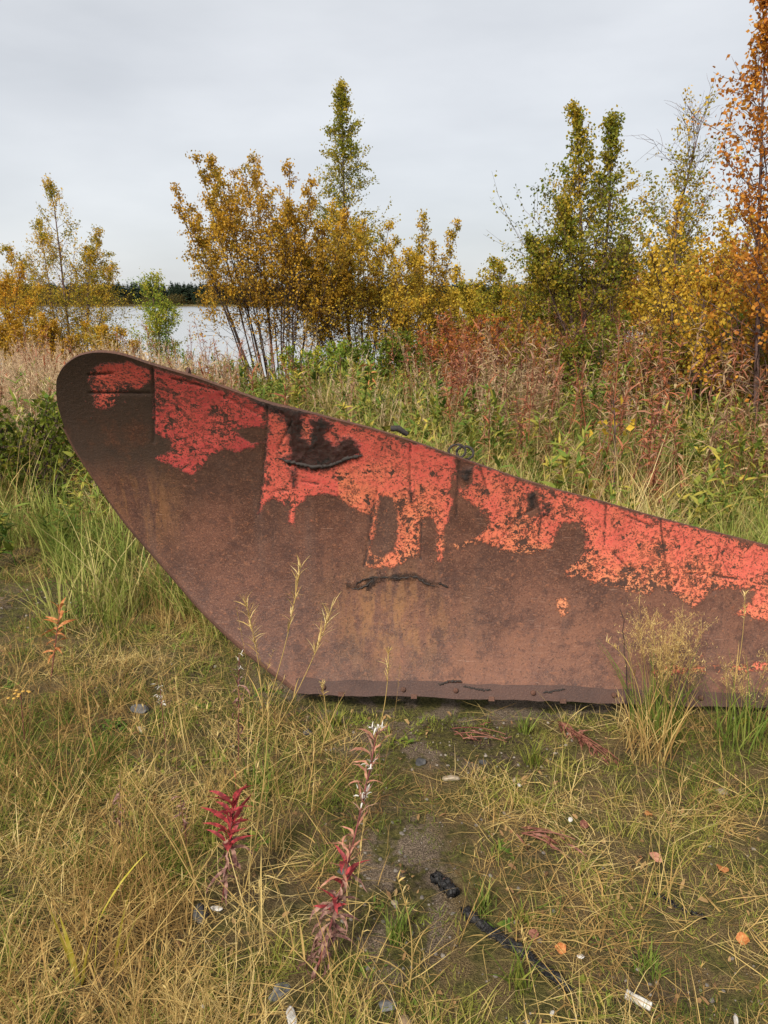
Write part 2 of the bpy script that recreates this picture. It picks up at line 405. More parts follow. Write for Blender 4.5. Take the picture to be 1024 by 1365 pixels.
# flaking: torn fractal chips, a few round pits, scratches; more of them where the flake value is high
fl = m.math('ADD', fl, m.math('MULTIPLY', m.math('SUBTRACT', m.noise(6, 4, .6, v), .5), 1.7))
thr = m.math('ADD', m.math('MULTIPLY_ADD', fl, -.15, .648), m.maprange(pe, 0.0, .05, -.05, 0.0))
ch = m.math('SUBTRACT', fr2, thr)
k1 = m.maprange(ch, -.008, .010)
k2 = m.maprange(m.math('SUBTRACT', m.noise(150, 3, .6, v), m.math('MULTIPLY_ADD', fl, -.12, .655)), -.01, .012)
k3 = m.math('MULTIPLY', m.maprange(m.noise(16, 5, .65, vscr), .66, .69), m.maprange(m.noise(4, 2, .5, v), .5, .6))
k4 = m.maprange(m.math('SUBTRACT', m.noise(24, 6, .66, v), m.math('MULTIPLY_ADD', fl, -.12, .672)), -.01, .012)
kk = m.math('MAXIMUM', m.math('MAXIMUM', k1, k2), m.math('MAXIMUM', m.math('MULTIPLY', k3, .8), k4))
halo = m.maprange(ch, -.13, 0.0)
pm = m.math('MULTIPLY', pm, m.math('SUBTRACT', 1.0, kk))
# thin traces of paint left below the ragged edge
tr = m.math('MULTIPLY', m.maprange(ps, -.16, -.01), m.maprange(m.math('ADD', fr2, m.math('MULTIPLY', ps, .55)), .615, .65))
pm = m.math('MAXIMUM', pm, m.math('MULTIPLY', tr, .55))
hv = m.math('ADD', hue, m.math('MULTIPLY', m.math('SUBTRACT', fr1, .5), 1.6), clamp=True)
pc = m.ramp(hv, [(0, (.38, .035, .046)), (.3, (.54, .075, .062)), (.6, (.60, .115, .074)), (.85, (.62, .17, .08)), (1, (.60, .23, .10))])
pc = m.mix(m.math('MULTIPLY', m.maprange(nC, .42, .7), .4), pc, (.50, .21, .14))
pc = m.mix(m.math('MULTIPLY', halo, .38), pc, (.30, .05, .03))
pc = m.mix(m.math('MULTIPLY', m.maprange(runs, .5, .68), .45), pc, (.22, .045, .03))
c = m.mix(m.math('MULTIPLY', kk, m.maprange(ps, -.005, .02, 0.0, .7)), c, (.035, .017, .013))
c = m.mix(pm, c, pc)
lm = m.math('MULTIPLY', m.maprange(m.math('ADD', ln, m.math('MULTIPLY', m.math('SUBTRACT', fr2, .5), .03)), .001, .006, 1.0, 0.0), m.maprange(m.noise(18, 3, .6, v), .36, .52))
c = m.mix(m.math('MULTIPLY', lm, .85), c, (.03, .015, .012))
bmk = m.maprange(m.math('ADD', bu, m.math('ADD', m.math('MULTIPLY', m.math('SUBTRACT', fr3, .5), .09), m.math('MULTIPLY', m.math('SUBTRACT', fr2, .5), .05))), -.012, .012)
c = m.mix(m.math('MULTIPLY', bmk, .95), c, m.mix(m.maprange(fr2, .45, .7), (.009, .007, .006), (.045, .026, .019)))
hgt = m.math('ADD', m.math('ADD', m.math('MULTIPLY', pm, .55), m.math('MULTIPLY', nC, .3)), m.math('ADD', m.math('MULTIPLY', fr2, .9), m.math('MULTIPLY', fr3, m.math('MULTIPLY_ADD', bmk, 3.0, .6))))
rough = m.math('ADD', m.math('MULTIPLY_ADD', pm, -.10, .60), m.math('MULTIPLY', m.math('SUBTRACT', fr1, .5), .5))
M_PLOW = m.finish(m.principled(c, rough, .42, m.bump(hgt, .004, .8)))
m = NT('dark_rusted_steel')
v = m.obj(); vs = m.obj((1.2, 1.2, .12))
c, nB, nC, nD = rust_colour(m, v, vs)
M_RUST = m.finish(m.principled(m.mix(.35, c, (.07, .045, .035)), .8, .3, m.bump(nC, .003)))
m = NT('worn_edge_steel')
v = m.obj((1, 1, 1)); c, nB, nC, nD = rust_colour(m, v, m.obj((.3, 1, 6)))
M_EDGE = m.finish(m.principled(m.mix(.65, c, (.048, .029, .025)), .65, .35, m.bump(m.math('ADD', nB, nC), .003)))
m = NT('soot_black_crust')
n = m.noise(60, 4, .65, m.obj())
M_SOOT = m.finish(m.principled(m.mix(n, (.008, .007, .007), (.045, .032, .026)), .7, .4, m.bump(n, .005)))

plow = empty('snow_plow', P0.tolist())
tag(plow, 'rusted curved snow plow blade with flaking red paint lying in the grass', 'snow plow')
pinv = np.array(P0)
def plow_part(mb, name, mat, parent=None, smooth=True):
    mb.v = [x - pinv for x in mb.v]
    return mb.build(name, mat, parent or plow, smooth)

q = np.linspace(0, 1, 46)
S = np.concatenate([-1.281 + .14 * q ** 2, np.arange(-1.141 + .0055, 2.3, .0055)])
NV = 150
zt = np.interp(S, TC[:, 0], TC[:, 1]); zb = np.interp(S, BC[:, 0], BC[:, 1])
zt[0] = zb[0] = 1.117
V_ = np.linspace(0, 1, NV)
ZZ = zb[:, None] + (zt - zb)[:, None] * V_[None]
SS = np.repeat(S[:, None], NV, 1)
pts = np.stack([SS.ravel(), ZZ.ravel()], -1)
sds = [sdf(pts, p) for p, _, _ in PATCH]
paint = np.max(sds, 0)
wts = np.stack([np.exp(np.clip(d, -.3, .02) * 40) for d in sds]); wts /= wts.sum(0)
hue = (wts * np.array([h for _, h, _ in PATCH])[:, None]).sum(0)
flake = (wts * np.array([f for _, _, f in PATCH])[:, None]).sum(0)
depth = np.repeat(zt[:, None], NV, 1).ravel() - pts[:, 1]
flake += .10
hue += .35 * sstep(.05, .38, depth) * (pts[:, 0] > -.2)
flake += .16 * sstep(.05, .35, depth) * (pts[:, 0] > .05) - .10 * sstep(.25, .0, depth) * (pts[:, 0] > .3)
for h in HOLES: paint = np.minimum(paint, -sdf(pts, h))
paint = np.minimum(paint, depth * 1.2 - .004)
burn = np.max([sdf(pts, p) for p in BURN], 0)
line = segdist(pts, LINES)
lowpale = sstep(.62, .12, pts[:, 1]) * sstep(-.75, .15, pts[:, 0]) * (1 - .35 * sstep(.9, 1.4, pts[:, 0]))
ochre = np.exp(-.5 * (((pts[:, 0] - .02) / .17) ** 2 + ((pts[:, 1] - .3) / .13) ** 2)) + .8 * np.exp(-.5 * (((pts[:, 0] + 1.02) / .1) ** 2 + ((pts[:, 1] - .8) / .13) ** 2))
tipd = np.clip(sstep(-.82, -.95, pts[:, 0]) * sstep(.85, 1.1, pts[:, 1]) + .4 * sstep(.7, .95, pts[:, 1]) * sstep(-.1, -.6, pts[:, 0]), 0, 1)
bf = burn + .05 * (fbm(pts[:, 0] * 40, pts[:, 1] * 40, 2) - .5)
off = sstep(-.01, .012, bf) * (.001 + .010 * np.abs(fbm(pts[:, 0] * 38, pts[:, 1] * 38, 9, 5) - .5) * 2)
off += .004 * (fbm(pts[:, 0] * 2.5, pts[:, 1] * 2.5, 21) - .5) * 2
off -= .004 * sstep(.008, .0, line)
W = PP(pts[:, 0], pts[:, 1], off)
ns = len(S)
i = (np.arange(ns - 1)[:, None] * NV + np.arange(NV - 1)[None]).ravel()
g = MB(); g.add(W, np.stack([i, i + NV, i + NV + 1, i + 1], -1))
mould = plow_part(g, 'mouldboard', M_PLOW)
for nm, arr in dict(paint=paint, hue=hue, flake=flake, line=line, burn=burn, lowpale=lowpale, ochre=ochre, tipshade=tipd).items():
    a = mould.data.attributes.new(nm, 'FLOAT', 'POINT'); a.data.foreach_set('value', arr.astype(np.float32))
# rim and back of the plate, 11 mm behind the face
bi_ = np.concatenate([np.arange(ns) * NV, (ns - 1) * NV + np.arange(1, NV), (np.arange(ns) * NV + NV - 1)[::-1][1:]])
rim_f = W[bi_]; rim_b = PP(pts[bi_, 0], pts[bi_, 1], -.011)
nb_ = len(bi_); jj = np.arange(nb_ - 1)
g = MB(); g.add(np.concatenate([rim_f, rim_b]), np.stack([jj, jj + 1, jj + 1 + nb_, jj + nb_], -1)); plow_part(g, 'plate_rim', M_RUST, mould, False)
si = np.unique(np.concatenate([np.arange(0, 46, 5), np.arange(46, ns, 12), [ns - 1]])); vi = np.unique(np.concatenate([np.arange(0, NV, 8), [NV - 1]]))
bk = PP(SS[np.ix_(si, vi)], ZZ[np.ix_(si, vi)], -.011); nvb = len(vi)
i = (np.arange(len(si) - 1)[:, None] * nvb + np.arange(nvb - 1)[None]).ravel()
g = MB(); g.add(bk, np.stack([i, i + 1, i + nvb + 1, i + nvb], -1)); plow_part(g, 'back_plate', M_RUST, mould)

# rolled edge bar behind the swept left end
k = BC[BC[:, 0] < -.34][::3]
g = MB(); w = PP(k[:, 0], k[:, 1], -.022); w[:, 2] -= .008
g.add(*tube(w, .017, 6)); plow_part(g, 'edge_bar', M_RUST)
# ribs and pipe on the back
for s in (-.75, -.15, .5, 1.15, 1.8):
    z1 = np.interp(s, TC[:, 0], TC[:, 1]) - .04; z0 = np.interp(s, BC[:, 0], BC[:, 1]) + .04
    zz = np.linspace(z0, z1, 16); g = MB()
    prof = []
    for ds in (-.006, .006):
        prof += [PP(np.full(16, s + ds), zz, -.012), PP(np.full(16, s + ds), zz, -.09)]
    vv = np.stack(prof, 1).reshape(-1, 3); qq = []
    for r in range(15):
        for a_, b_ in ((0, 1), (1, 3), (3, 2), (2, 0)): qq.append((r * 4 + a_, r * 4 + b_, r * 4 + 4 + b_, r * 4 + 4 + a_))
    qq += [(0, 1, 3, 2), (60, 61, 63, 62)]
    g.add(vv, qq); plow_part(g, 'rib', M_RUST, smooth=False)
# cutting edge bar with bolts
def grid_box(s0, s1, z0, z1, off, thick, wob=0.0):
    ss = np.linspace(s0, s1, max(4, int((s1 - s0) / .02))); vv = []
    top = z1 + wob * (fbm(ss * 9, ss * 0 + 3, 4) - .5); lo = z0 + wob * .6 * (fbm(ss * 14, ss * 0 + 8, 6) - .5)
    rows = [PP(ss, lo, off - thick), PP(ss, lo, off), PP(ss, top, off), PP(ss, top, off - thick)]
    n_ = len(ss); vv = np.concatenate(rows); qq = []
    for r in range(4):
        a_ = r * n_ + np.arange(n_ - 1); b_ = ((r + 1) % 4) * n_ + np.arange(n_ - 1)
        qq.append(np.stack([a_, a_ + 1, b_ + 1, b_], -1))
    qq.append([[0, n_, 2 * n_, 3 * n_], [n_ - 1, 2 * n_ - 1, 3 * n_ - 1, 4 * n_ - 1]])
    return vv, np.concatenate(qq)
g = MB(); g.add(*grid_box(-.375, 2.28, .001, .056, .013, .03, .02))
cut = plow_part(g, 'cutting_edge', M_EDGE, smooth=False)
def bolt_mesh(s, z, r, h, off):
    p = PP(np.array([s, s]), np.array([z, z]), 0); a = PP(np.array([s]), np.array([z]), off)[0]; b = PP(np.array([s]), np.array([z]), off + h)[0]
    b2 = PP(np.array([s]), np.array([z]), off + h + .002)[0]
    return tube([a, a + (b - a) * .7, b, b2], [r, r, r * .8, .001], 8)
for s, z in ((-.256, .027), (.081, .028), (.30, .03), (.62, .03), (.95, .03), (1.3, .03)):
    g = MB(); g.add(*bolt_mesh(s, z, .011, .012, .012)); plow_part(g, 'bolt', M_RUST, cut)
for s in (-.18, .126, .448, .742):
    g = MB(); g.add(*grid_box(s - .012, s + .012, -.004, .012, .019, .012)); plow_part(g, 'nut', M_RUST, cut, False)
# weld beads, soot crust and torn strips on the face
def bead(pl, r, name, mat, seed, off=.003):
    pl = np.array(pl); t = np.linspace(0, len(pl) - 1, 60); s = np.interp(t, range(len(pl)), pl[:, 0]); z = np.interp(t, range(len(pl)), pl[:, 1])
    rr = np.random.default_rng(seed); s = s + rr.normal(0, .0012, 60); z = z + rr.normal(0, .0018, 60) + .006 * (fbm(t * 3.1, t * 0 + seed, seed) - .5)
    g = MB(); g.add(*tube(PP(s, z, off), r * (.6 + .8 * rr.random(60)) * np.minimum(1, np.minimum(np.arange(60), 59 - np.arange(60)) / 6 + .15), 6)); return plow_part(g, name, mat)
bead([(-0.151, 0.424), (-0.119, 0.421), (-0.08, 0.438), (-0.048, 0.475), (0.041, 0.473), (0.127, 0.479), (0.162, 0.453), (0.213, 0.439)], .0036, 'weld_bead', M_SOOT, 1, .001)
bead([(0.222, 0.455), (0.261, 0.436)], .003, 'weld_bead', M_SOOT, 2)
bead([(-.13, .44), (-.1, .462), (-.05, .475)], .003, 'weld_bead', M_SOOT, 3)
bead([(-.43, .992), (-.36, .972), (-.26, .958), (-.2, .975), (-.15, 1.0), (-.09, 1.01)], .0075, 'soot_crust', M_SOOT, 4, .001)
for k, pl in enumerate([[(.225, .05), (.27, .062), (.325, .064)], [(.33, .046), (.38, .038), (.45, .036)], [(.66, .03), (.70, .038), (.755, .048)]]):
    bead(pl, .0036, 'torn_steel_strip', M_SOOT, 20 + k, .0145)
# lifting ring and lug behind the upper edge
an = np.linspace(0, 2 * math.pi, 22)
c0 = PP(np.array([.285]), np.array([1.0]), -.05)[0] + np.array([0, 0, .006])
for dx, dy, tilt in ((0, 0, .25), (.035, .03, 1.0)):
    ring = c0 + np.array([dx, dy, -.012 * (dx > 0)]) + np.stack([.034 * np.cos(an), .034 * np.sin(an) * math.sin(tilt) * .6, .027 * np.sin(an) * math.cos(tilt * .5)], -1)
    g = MB(); g.add(*tube(ring, .0055, 6)); plow_part(g, 'lifting_ring', M_SOOT)
lug = PP(np.array([.02, .05, .085]), np.array([1.085, 1.085, 1.06]), -.03) + np.array([0, 0, .024])
g = MB(); g.add(*tube(lug, [.011, .013, .009], 6)); plow_part(g, 'lug', M_SOOT)

def plow_local(x, y):
    dx = x - P0[0]; dy = y - P0[1]
    return dx * PE[0] + dy * PE[1], dx * PN[0] + dy * PN[1]
def plow_clear(x, y, tall):
    """True where a plant may root without growing through the plow"""
    s, n_ = plow_local(x, y)
    if not tall: return ~((s > -.42) & (s < 2.4) & (n_ > -.03) & (n_ < .33))
    return ~((s > -1.45) & (s < 2.4) & (n_ > -.22) & (n_ < .42))

# ================================================================== GRASSES
def blades(n, length, lean, curve, width, spread, segs=4, r=rng, base=None, az=None, zig=0.0):
    """n ribbon blades; returns verts, quads, blade index per face"""
    L = r.uniform(*length, n); az = r.uniform(0, 2 * math.pi, n) if az is None else az
    th = np.abs(r.normal(lean[0], lean[1], n)); cv = r.uniform(*curve, n); w = r.uniform(*width, n) * np.where(r.random(n) < .12, 1.7, 1.0)
    rad = spread * np.sqrt(r.random(n)); a2 = r.uniform(0, 2 * math.pi, n)
    p = np.stack([rad * np.cos(a2), rad * np.sin(a2), np.zeros(n) - .004], -1) if base is None else base.copy()
    tw = az + r.normal(0, .5, n) + math.pi / 2
    sd = np.stack([np.cos(tw), np.sin(tw), r.normal(0, .25, n)], -1)
    vs = []
    for k in range(segs + 1):
        t = k / segs
        ww = w * (1 - t ** 1.8) * .5 * (0.7 + .6 * min(t * 3, 1)) + .00015
        vs += [p - sd * ww[:, None], p + sd * ww[:, None]]
        thk = np.minimum(th + cv * (t + .5 / segs), 2.2)
        st = np.stack([np.sin(thk) * np.cos(az), np.sin(thk) * np.sin(az), np.cos(thk)], -1)
        p = p + st * (L / segs)[:, None]
        p[:, 2] = np.maximum(p[:, 2], .004)
        az = az + r.normal(0, zig, n) if zig else az
    V = np.stack(vs, 1); m_ = 2 * (segs + 1)
    Q = np.array([[2 * k, 2 * k + 1, 2 * k + 3, 2 * k + 2] for k in range(segs)])
    q = (np.arange(n)[:, None, None] * m_ + Q[None]).reshape(-1, 4)
    return V.reshape(-1, 3), q, np.repeat(np.arange(n), segs)

def proto_coll(name, meshes):
    c = bpy.data.collections.new(name)
    for k, me in enumerate(meshes):
        c.objects.link(bpy.data.objects.new('%s_%02d' % (name, k), me))
    return c

def scatter(name, label, cat, coll, xyz, rot, scl, idx, tint):
    me = bpy.data.meshes.new(name); n_ = len(xyz)
    me.vertices.add(n_); me.vertices.foreach_set('co', np.asarray(xyz, np.float32).ravel())
    for nm, ty, arr, f in (('rot', 'FLOAT_VECTOR', rot, 'vector'), ('scl', 'FLOAT_VECTOR', scl, 'vector'), ('idx', 'INT', idx, 'value'), ('tint', 'FLOAT', tint, 'value')):
        a = me.attributes.new(nm, ty, 'POINT'); a.data.foreach_set(f, np.asarray(arr, np.int32 if ty == 'INT' else np.float32).ravel())
    o = bpy.data.objects.new(name, me); COL.objects.link(o)
    ng = bpy.data.node_groups.new(name, 'GeometryNodeTree')
    ng.interface.new_socket('Geometry', in_out='INPUT', socket_type='NodeSocketGeometry')
    ng.interface.new_socket('Geometry', in_out='OUTPUT', socket_type='NodeSocketGeometry')
    gi = ng.nodes.new('NodeGroupInput'); go = ng.nodes.new('NodeGroupOutput')
    ip = ng.nodes.new('GeometryNodeInstanceOnPoints'); ci = ng.nodes.new('GeometryNodeCollectionInfo')
    ci.inputs['Collection'].default_value = coll
    ci.inputs['Separate Children'].default_value = True; ci.inputs['Reset Children'].default_value = True
    def na(nm, ty):
        nd = ng.nodes.new('GeometryNodeInputNamedAttribute'); nd.data_type = ty; nd.inputs['Name'].default_value = nm
        return nd.outputs['Attribute']
    ng.links.new(gi.outputs[0], ip.inputs['Points']); ng.links.new(ci.outputs[0], ip.inputs['Instance'])
    ip.inputs['Pick Instance'].default_value = True
    ng.links.new(na('idx', 'INT'), ip.inputs['Instance Index'])
    e2r = ng.nodes.new('FunctionNodeEulerToRotation'); ng.links.new(na('rot', 'FLOAT_VECTOR'), e2r.inputs[0])
    ng.links.new(e2r.outputs[0], ip.inputs['Rotation'])
    ng.links.new(na('scl', 'FLOAT_VECTOR'), ip.inputs['Scale'])
    ng.links.new(ip.outputs[0], go.inputs[0])
    mo = o.modifiers.new('scatter', 'NODES'); mo.node_group = ng
    return tag(o, label, cat, kind='stuff')

def realise(name, label, cat, coll, xyz, rot, scl, idx, tint):
    """the same plants as one real mesh (dense places)"""
    g = MB()
    cr, sr = np.cos(rot), np.sin(rot)
    RX = np.zeros((len(xyz), 3, 3)); RX[:, 0, 0] = 1; RX[:, 1, 1] = cr[:, 0]; RX[:, 1, 2] = -sr[:, 0]; RX[:, 2, 1] = sr[:, 0]; RX[:, 2, 2] = cr[:, 0]
    RY = np.zeros_like(RX); RY[:, 1, 1] = 1; RY[:, 0, 0] = cr[:, 1]; RY[:, 0, 2] = sr[:, 1]; RY[:, 2, 0] = -sr[:, 1]; RY[:, 2, 2] = cr[:, 1]
    RZ = np.zeros_like(RX); RZ[:, 2, 2] = 1; RZ[:, 0, 0] = cr[:, 2]; RZ[:, 0, 1] = -sr[:, 2]; RZ[:, 1, 0] = sr[:, 2]; RZ[:, 1, 1] = cr[:, 2]
    Rm = RX @ RY @ RZ
    mat = None
    for k, ob in enumerate(coll.objects):
        me = ob.data; mat = me.materials[0]
        v = np.empty(len(me.vertices) * 3, np.float32); me.vertices.foreach_get('co', v); v = v.reshape(-1, 3)
        q = np.empty(len(me.loops), np.int32); me.loops.foreach_get('vertex_index', q); q = q.reshape(-1, 4)
        f = np.empty(len(q), np.float32); me.attributes['bv'].data.foreach_get('value', f)
        sel = np.nonzero(idx == k)[0]
        if not len(sel): continue
        vv = np.einsum('nij,nvj->nvi', Rm[sel], v[None] * scl[sel][:, None]) + np.asarray(xyz)[sel][:, None]
        low = np.asarray(xyz)[sel][:, None, 2] + .001
        vv[..., 2] = np.maximum(vv[..., 2], low - .012)
        qq = q[None] + (np.arange(len(sel)) * len(v))[:, None, None]
        g.add(vv, qq, np.clip(f[None] * .55 + .45 * tint[sel][:, None], 0, 1).ravel())
    return tag(g.build(name, mat), label, cat, kind='stuff')

def spots(n, y0, y1, wide=.62, pad=.9, power=1.0, seed=0):
    """n spots over the ground wedge in front of the viewer, denser near by"""
    r = np.random.default_rng(seed)
    t = r.random(n); y = y0 + (y1 - y0) * t ** power
    x = r.uniform(-1, 1, n) * (wide * y + pad)
    return x, y, r

# small openings in the sward around single plants, stones and litter
CLEARINGS = [(-.455, 1.73, .06), (-.18, 1.475, .06), (-.74, 1.47, .075), (.175, 1.785, .05), (.25, 1.66, .05), (.345, 1.562, .05), (.43, 1.47, .05), (.233, 2.3, .05), (.136, 2.38, .05), (-.256, 1.45, .05), (.61, 1.418, .045),
             (.505, 1.546, .03), (-.217, 1.375, .035), (.75, 2.55, .07), (.49, 1.97, .06), (-1.5, 3.05, .06), (-.838, 1.99, .045), (-.5, 1.68, .045), (.912, 1.576, .035), (.01, 1.4, .04), (-1.005, 2.76, .05), (-.53, 2.4, .04)]
def plant(name, label, cat, coll, nproto, x, y, r, smin, smax, keep, tall=False, tilt=.12, tint=None, real=False):
    k = keep & plow_clear(x, y, tall) & (y < shore(x) - .2)
    if real:
        sp, np_ = plow_local(x, y)
        k &= ~((sp > -.35) & (np_ > .3) & (y < 5.8) & (r.random(len(x)) < .85))     # little is seen of the ground close behind the blade
        for cx, cy, cr in CLEARINGS: k &= ~((np.abs(x - cx * y / cy) < cr) & (y > cy - 2.6 * cr) & (y < cy + cr * .7))
    x, y = x[k], y[k]; n_ = len(x)
    s = r.uniform(smin, smax, n_)
    rot = np.stack([r.normal(0, tilt, n_), r.normal(0, tilt, n_), r.uniform(0, 6.283, n_)], -1)
    scl = np.stack([s, s, s * r.uniform(.8, 1.2, n_)], -1)
    ti = np.clip(fbm(x * 2.8, y * 2.2, 77, 3) * 2.4 - .7 + r.normal(0, .12, n_), 0, 1) if tint is None else np.clip(tint[k] + r.normal(0, .12, n_), 0, 1)
    return (realise if real else scatter)(name, label, cat, coll, np.stack([x, y, gh(x, y)], -1), rot, scl, r.integers(0, nproto, n_), ti)

M_GREEN = foliage_mat('green_grass', [(.06, .09, .014), (.14, .175, .028), (.26, .25, .05), (.44, .35, .10), (.58, .45, .20)])
M_STRAW = foliage_mat('straw_grass', [(.13, .07, .03), (.40, .25, .085), (.56, .41, .15), (.70, .56, .28), (.44, .33, .09)])
M_TALL = foliage_mat('tall_green_grass', [(.075, .12, .02), (.14, .19, .032), (.25, .27, .06), (.42, .36, .12), (.56, .45, .22)], tintw=.4)
M_PINK = foliage_mat('pinkish_dry_grass', [(.42, .25, .16), (.56, .38, .25), (.62, .46, .27), (.66, .53, .34), (.48, .30, .12)])
M_BROWN = foliage_mat('withered_fireweed', [(.13, .055, .04), (.40, .13, .06), (.30, .17, .11), (.46, .33, .17), (.20, .20, .05)], tintw=.5)
M_FORB = foliage_mat('green_herb', [(.055, .10, .018), (.10, .165, .028), (.17, .21, .035), (.30, .27, .05), (.48, .36, .06)])
M_LITTER = foliage_mat('fallen_leaf', [(.10, .055, .03), (.20, .11, .05), (.30, .19, .08), (.24, .08, .045), (.36, .28, .18)], trans=.1)

def tuft(n, length, lean, curve, width, spread, mat, segs=4, bvm=(.0, 1.0), zig=0.0):
    g = MB(); V, q, bi = blades(n, length, lean, curve, width, spread, segs, zig=zig)
    g.add(V, q, rng.uniform(bvm[0], bvm[1], n)[bi]); return g
def panicle(g, base, top, nb, L, wid=.0022, bv=.6, r=rng):
    """seed head: short side sprays along a stem from base to top"""
    t = np.sort(r.random(nb)); b = base + (top - base) * t[:, None]
    az = r.uniform(0, 6.283, nb)
    V, q, bi = blades(nb, (L * .4, L), (.5, .25), (.2, .9), (wid * .7, wid * 1.3), 0, 2, r, b, az)
    g.add(V, q, np.clip(bv + r.normal(0, .15, nb), 0, 1)[bi])

def stem_line(h, lean, az, n=8, bend=.3):
    t = np.linspace(0, 1, n); th = lean + bend * t
    d = np.stack([np.sin(th) * np.cos(az), np.sin(th) * np.sin(az), np.cos(th)], -1) * (h / (n - 1))
    return np.concatenate([[np.zeros(3)], np.cumsum(d[:-1], 0)])

def mesh_list(fn, n, name, mat): return [fn().mesh('%s_%d' % (name, k), mat) for k in range(n)]
C_SHORT = proto_coll('short_tuft', mesh_list(lambda: tuft(30, (.03, .115), (.65, .4), (.2, 1.4), (.0011, .0023), .05, M_GREEN, 3), 9, 'short_tuft', M_GREEN))
C_MAT = proto_coll('straw_mat', mesh_list(lambda: tuft(30, (.03, .20), (1.2, .35), (.1, .7), (.0009, .0019), .09, M_STRAW, 3, zig=.25), 9, 'straw_mat', M_STRAW))
def f_stand():
    g = tuft(7, (.15, .40), (.3, .25), (.1, 1.0), (.0013, .0026), .05, M_STRAW, 4, zig=.06)
    for _ in range(2):
        ln = stem_line(rng.uniform(.3, .58), abs(rng.normal(.18, .14)), rng.uniform(0, 6.28), 7, rng.uniform(.05, .6))
        g.add(*tube(ln, np.linspace(.0011, .0006, 7), 3), fa=rng.uniform(.2, .8))
        panicle(g, ln[4], ln[-1], 14, .03, .0018)
    return g
C_STAND = proto_coll('standing_straw', mesh_list(f_stand, 8, 'standing_straw', M_STRAW))
C_TALL = proto_coll('tall_tuft', mesh_list(lambda: tuft(60, (.26, .62), (.24, .2), (.2, 1.5), (.003, .006), .13, M_TALL, 4), 6, 'tall_tuft', M_TALL))
def f_pink():
    g = tuft(14, (.2, .5), (.3, .2), (.2, 1.2), (.002, .005), .12, M_PINK, 3)
    for _ in range(7):
        ln = stem_line(rng.uniform(.55, .95), abs(rng.normal(.12, .1)), rng.uniform(0, 6.28), 7, rng.uniform(.05, .4)) + np.append(rng.normal(0, .08, 2), 0)
        g.add(*tube(ln, np.linspace(.003, .0012, 7), 3), fa=rng.uniform(0, .4))
        panicle(g, ln[3], ln[-1], 46, .07, .004, .5)
    return g
C_PINK = proto_coll('fluffy_grass', mesh_list(f_pink, 6, 'fluffy_grass', M_PINK))
def f_brown():
    g = MB()
    for _ in range(3):
        az = rng.uniform(0, 6.28)
        ln = stem_line(rng.uniform(.6, 1.05), abs(rng.normal(.1, .08)), az, 9, rng.uniform(0, .35)) + np.append(rng.normal(0, .09, 2), 0)
        g.add(*tube(ln, np.linspace(.0045, .0015, 9), 4), fa=rng.uniform(0, .3))
        nb = 44; t = rng.uniform(.18, .95, nb); b = np.stack([np.interp(t, np.linspace(0, 1, 9), ln[:, k]) for k in range(3)], -1)
        V, q, bi = blades(nb, (.05, .13), (1.1, .35), (.3, 1.6), (.006, .013), 0, 3, rng, b)
        g.add(V, q, np.clip(rng.uniform(.1, .95, nb), 0, 1)[bi])
        panicle(g, ln[6], ln[-1], 20, .07, .002, .35)
    return g
C_BROWN = proto_coll('dry_fireweed', mesh_list(f_brown, 6, 'dry_fireweed', M_BROWN))
def f_forb():
    g = MB()
    for _ in range(4):
        ln = stem_line(rng.uniform(.25, .6), abs(rng.normal(.15, .1)), rng.uniform(0, 6.28), 7, .2) + np.append(rng.normal(0, .08, 2), 0)
        g.add(*tube(ln, np.linspace(.003, .0012, 7), 3), fa=.3)
        nb = 34; t = rng.uniform(.1, 1, nb); b = np.stack([np.interp(t, np.linspace(0, 1, 7), ln[:, k]) for k in range(3)], -1)
        V, q, bi = blades(nb, (.04, .11), (.9, .3), (.2, 1.0), (.009, .020), 0, 3, rng, b)
        g.add(V, q, rng.uniform(0, 1, nb)[bi])
    return g
C_FORB = proto_coll('leafy_herb', mesh_list(f_forb, 5, 'leafy_herb', M_FORB))
def f_low():
    g = MB(); V, q, bi = blades(18, (.016, .045), (1.0, .35), (.1, .9), (.006, .014), .05, 2)
    g.add(V, q, rng.uniform(0, 1, 18)[bi]); return g
C_TSTRAW = proto_coll('tall_straw', mesh_list(lambda: tuft(44, (.3, .85), (.28, .22), (.2, 1.3), (.0022, .0048), .16, M_STRAW, 4, zig=.05), 6, 'tall_straw', M_STRAW))
C_LOW = proto_coll('ground_herb', mesh_list(f_low, 5, 'ground_herb', M_FORB))
def f_moss():
    g = MB(); V, q, bi = blades(60, (.008, .028), (.7, .4), (.2, 1.2), (.0014, .0026), .07, 1)
    g.add(V, q, rng.uniform(.1, .9, 60)[bi]); return g
C_MOSS = proto_coll('moss_tuft', mesh_list(f_moss, 6, 'moss_tuft', M_GREEN))
def f_litter():
    g = MB(); V, q, bi = blades(4, (.012, .032), (1.35, .2), (.0, .5), (.005, .014), .08, 2)
    g.add(V, q, rng.uniform(0, 1, 4)[bi]); return g
C_LIT = proto_coll('leaf_litter', mesh_list(f_litter, 6, 'leaf_litter', M_LITTER))

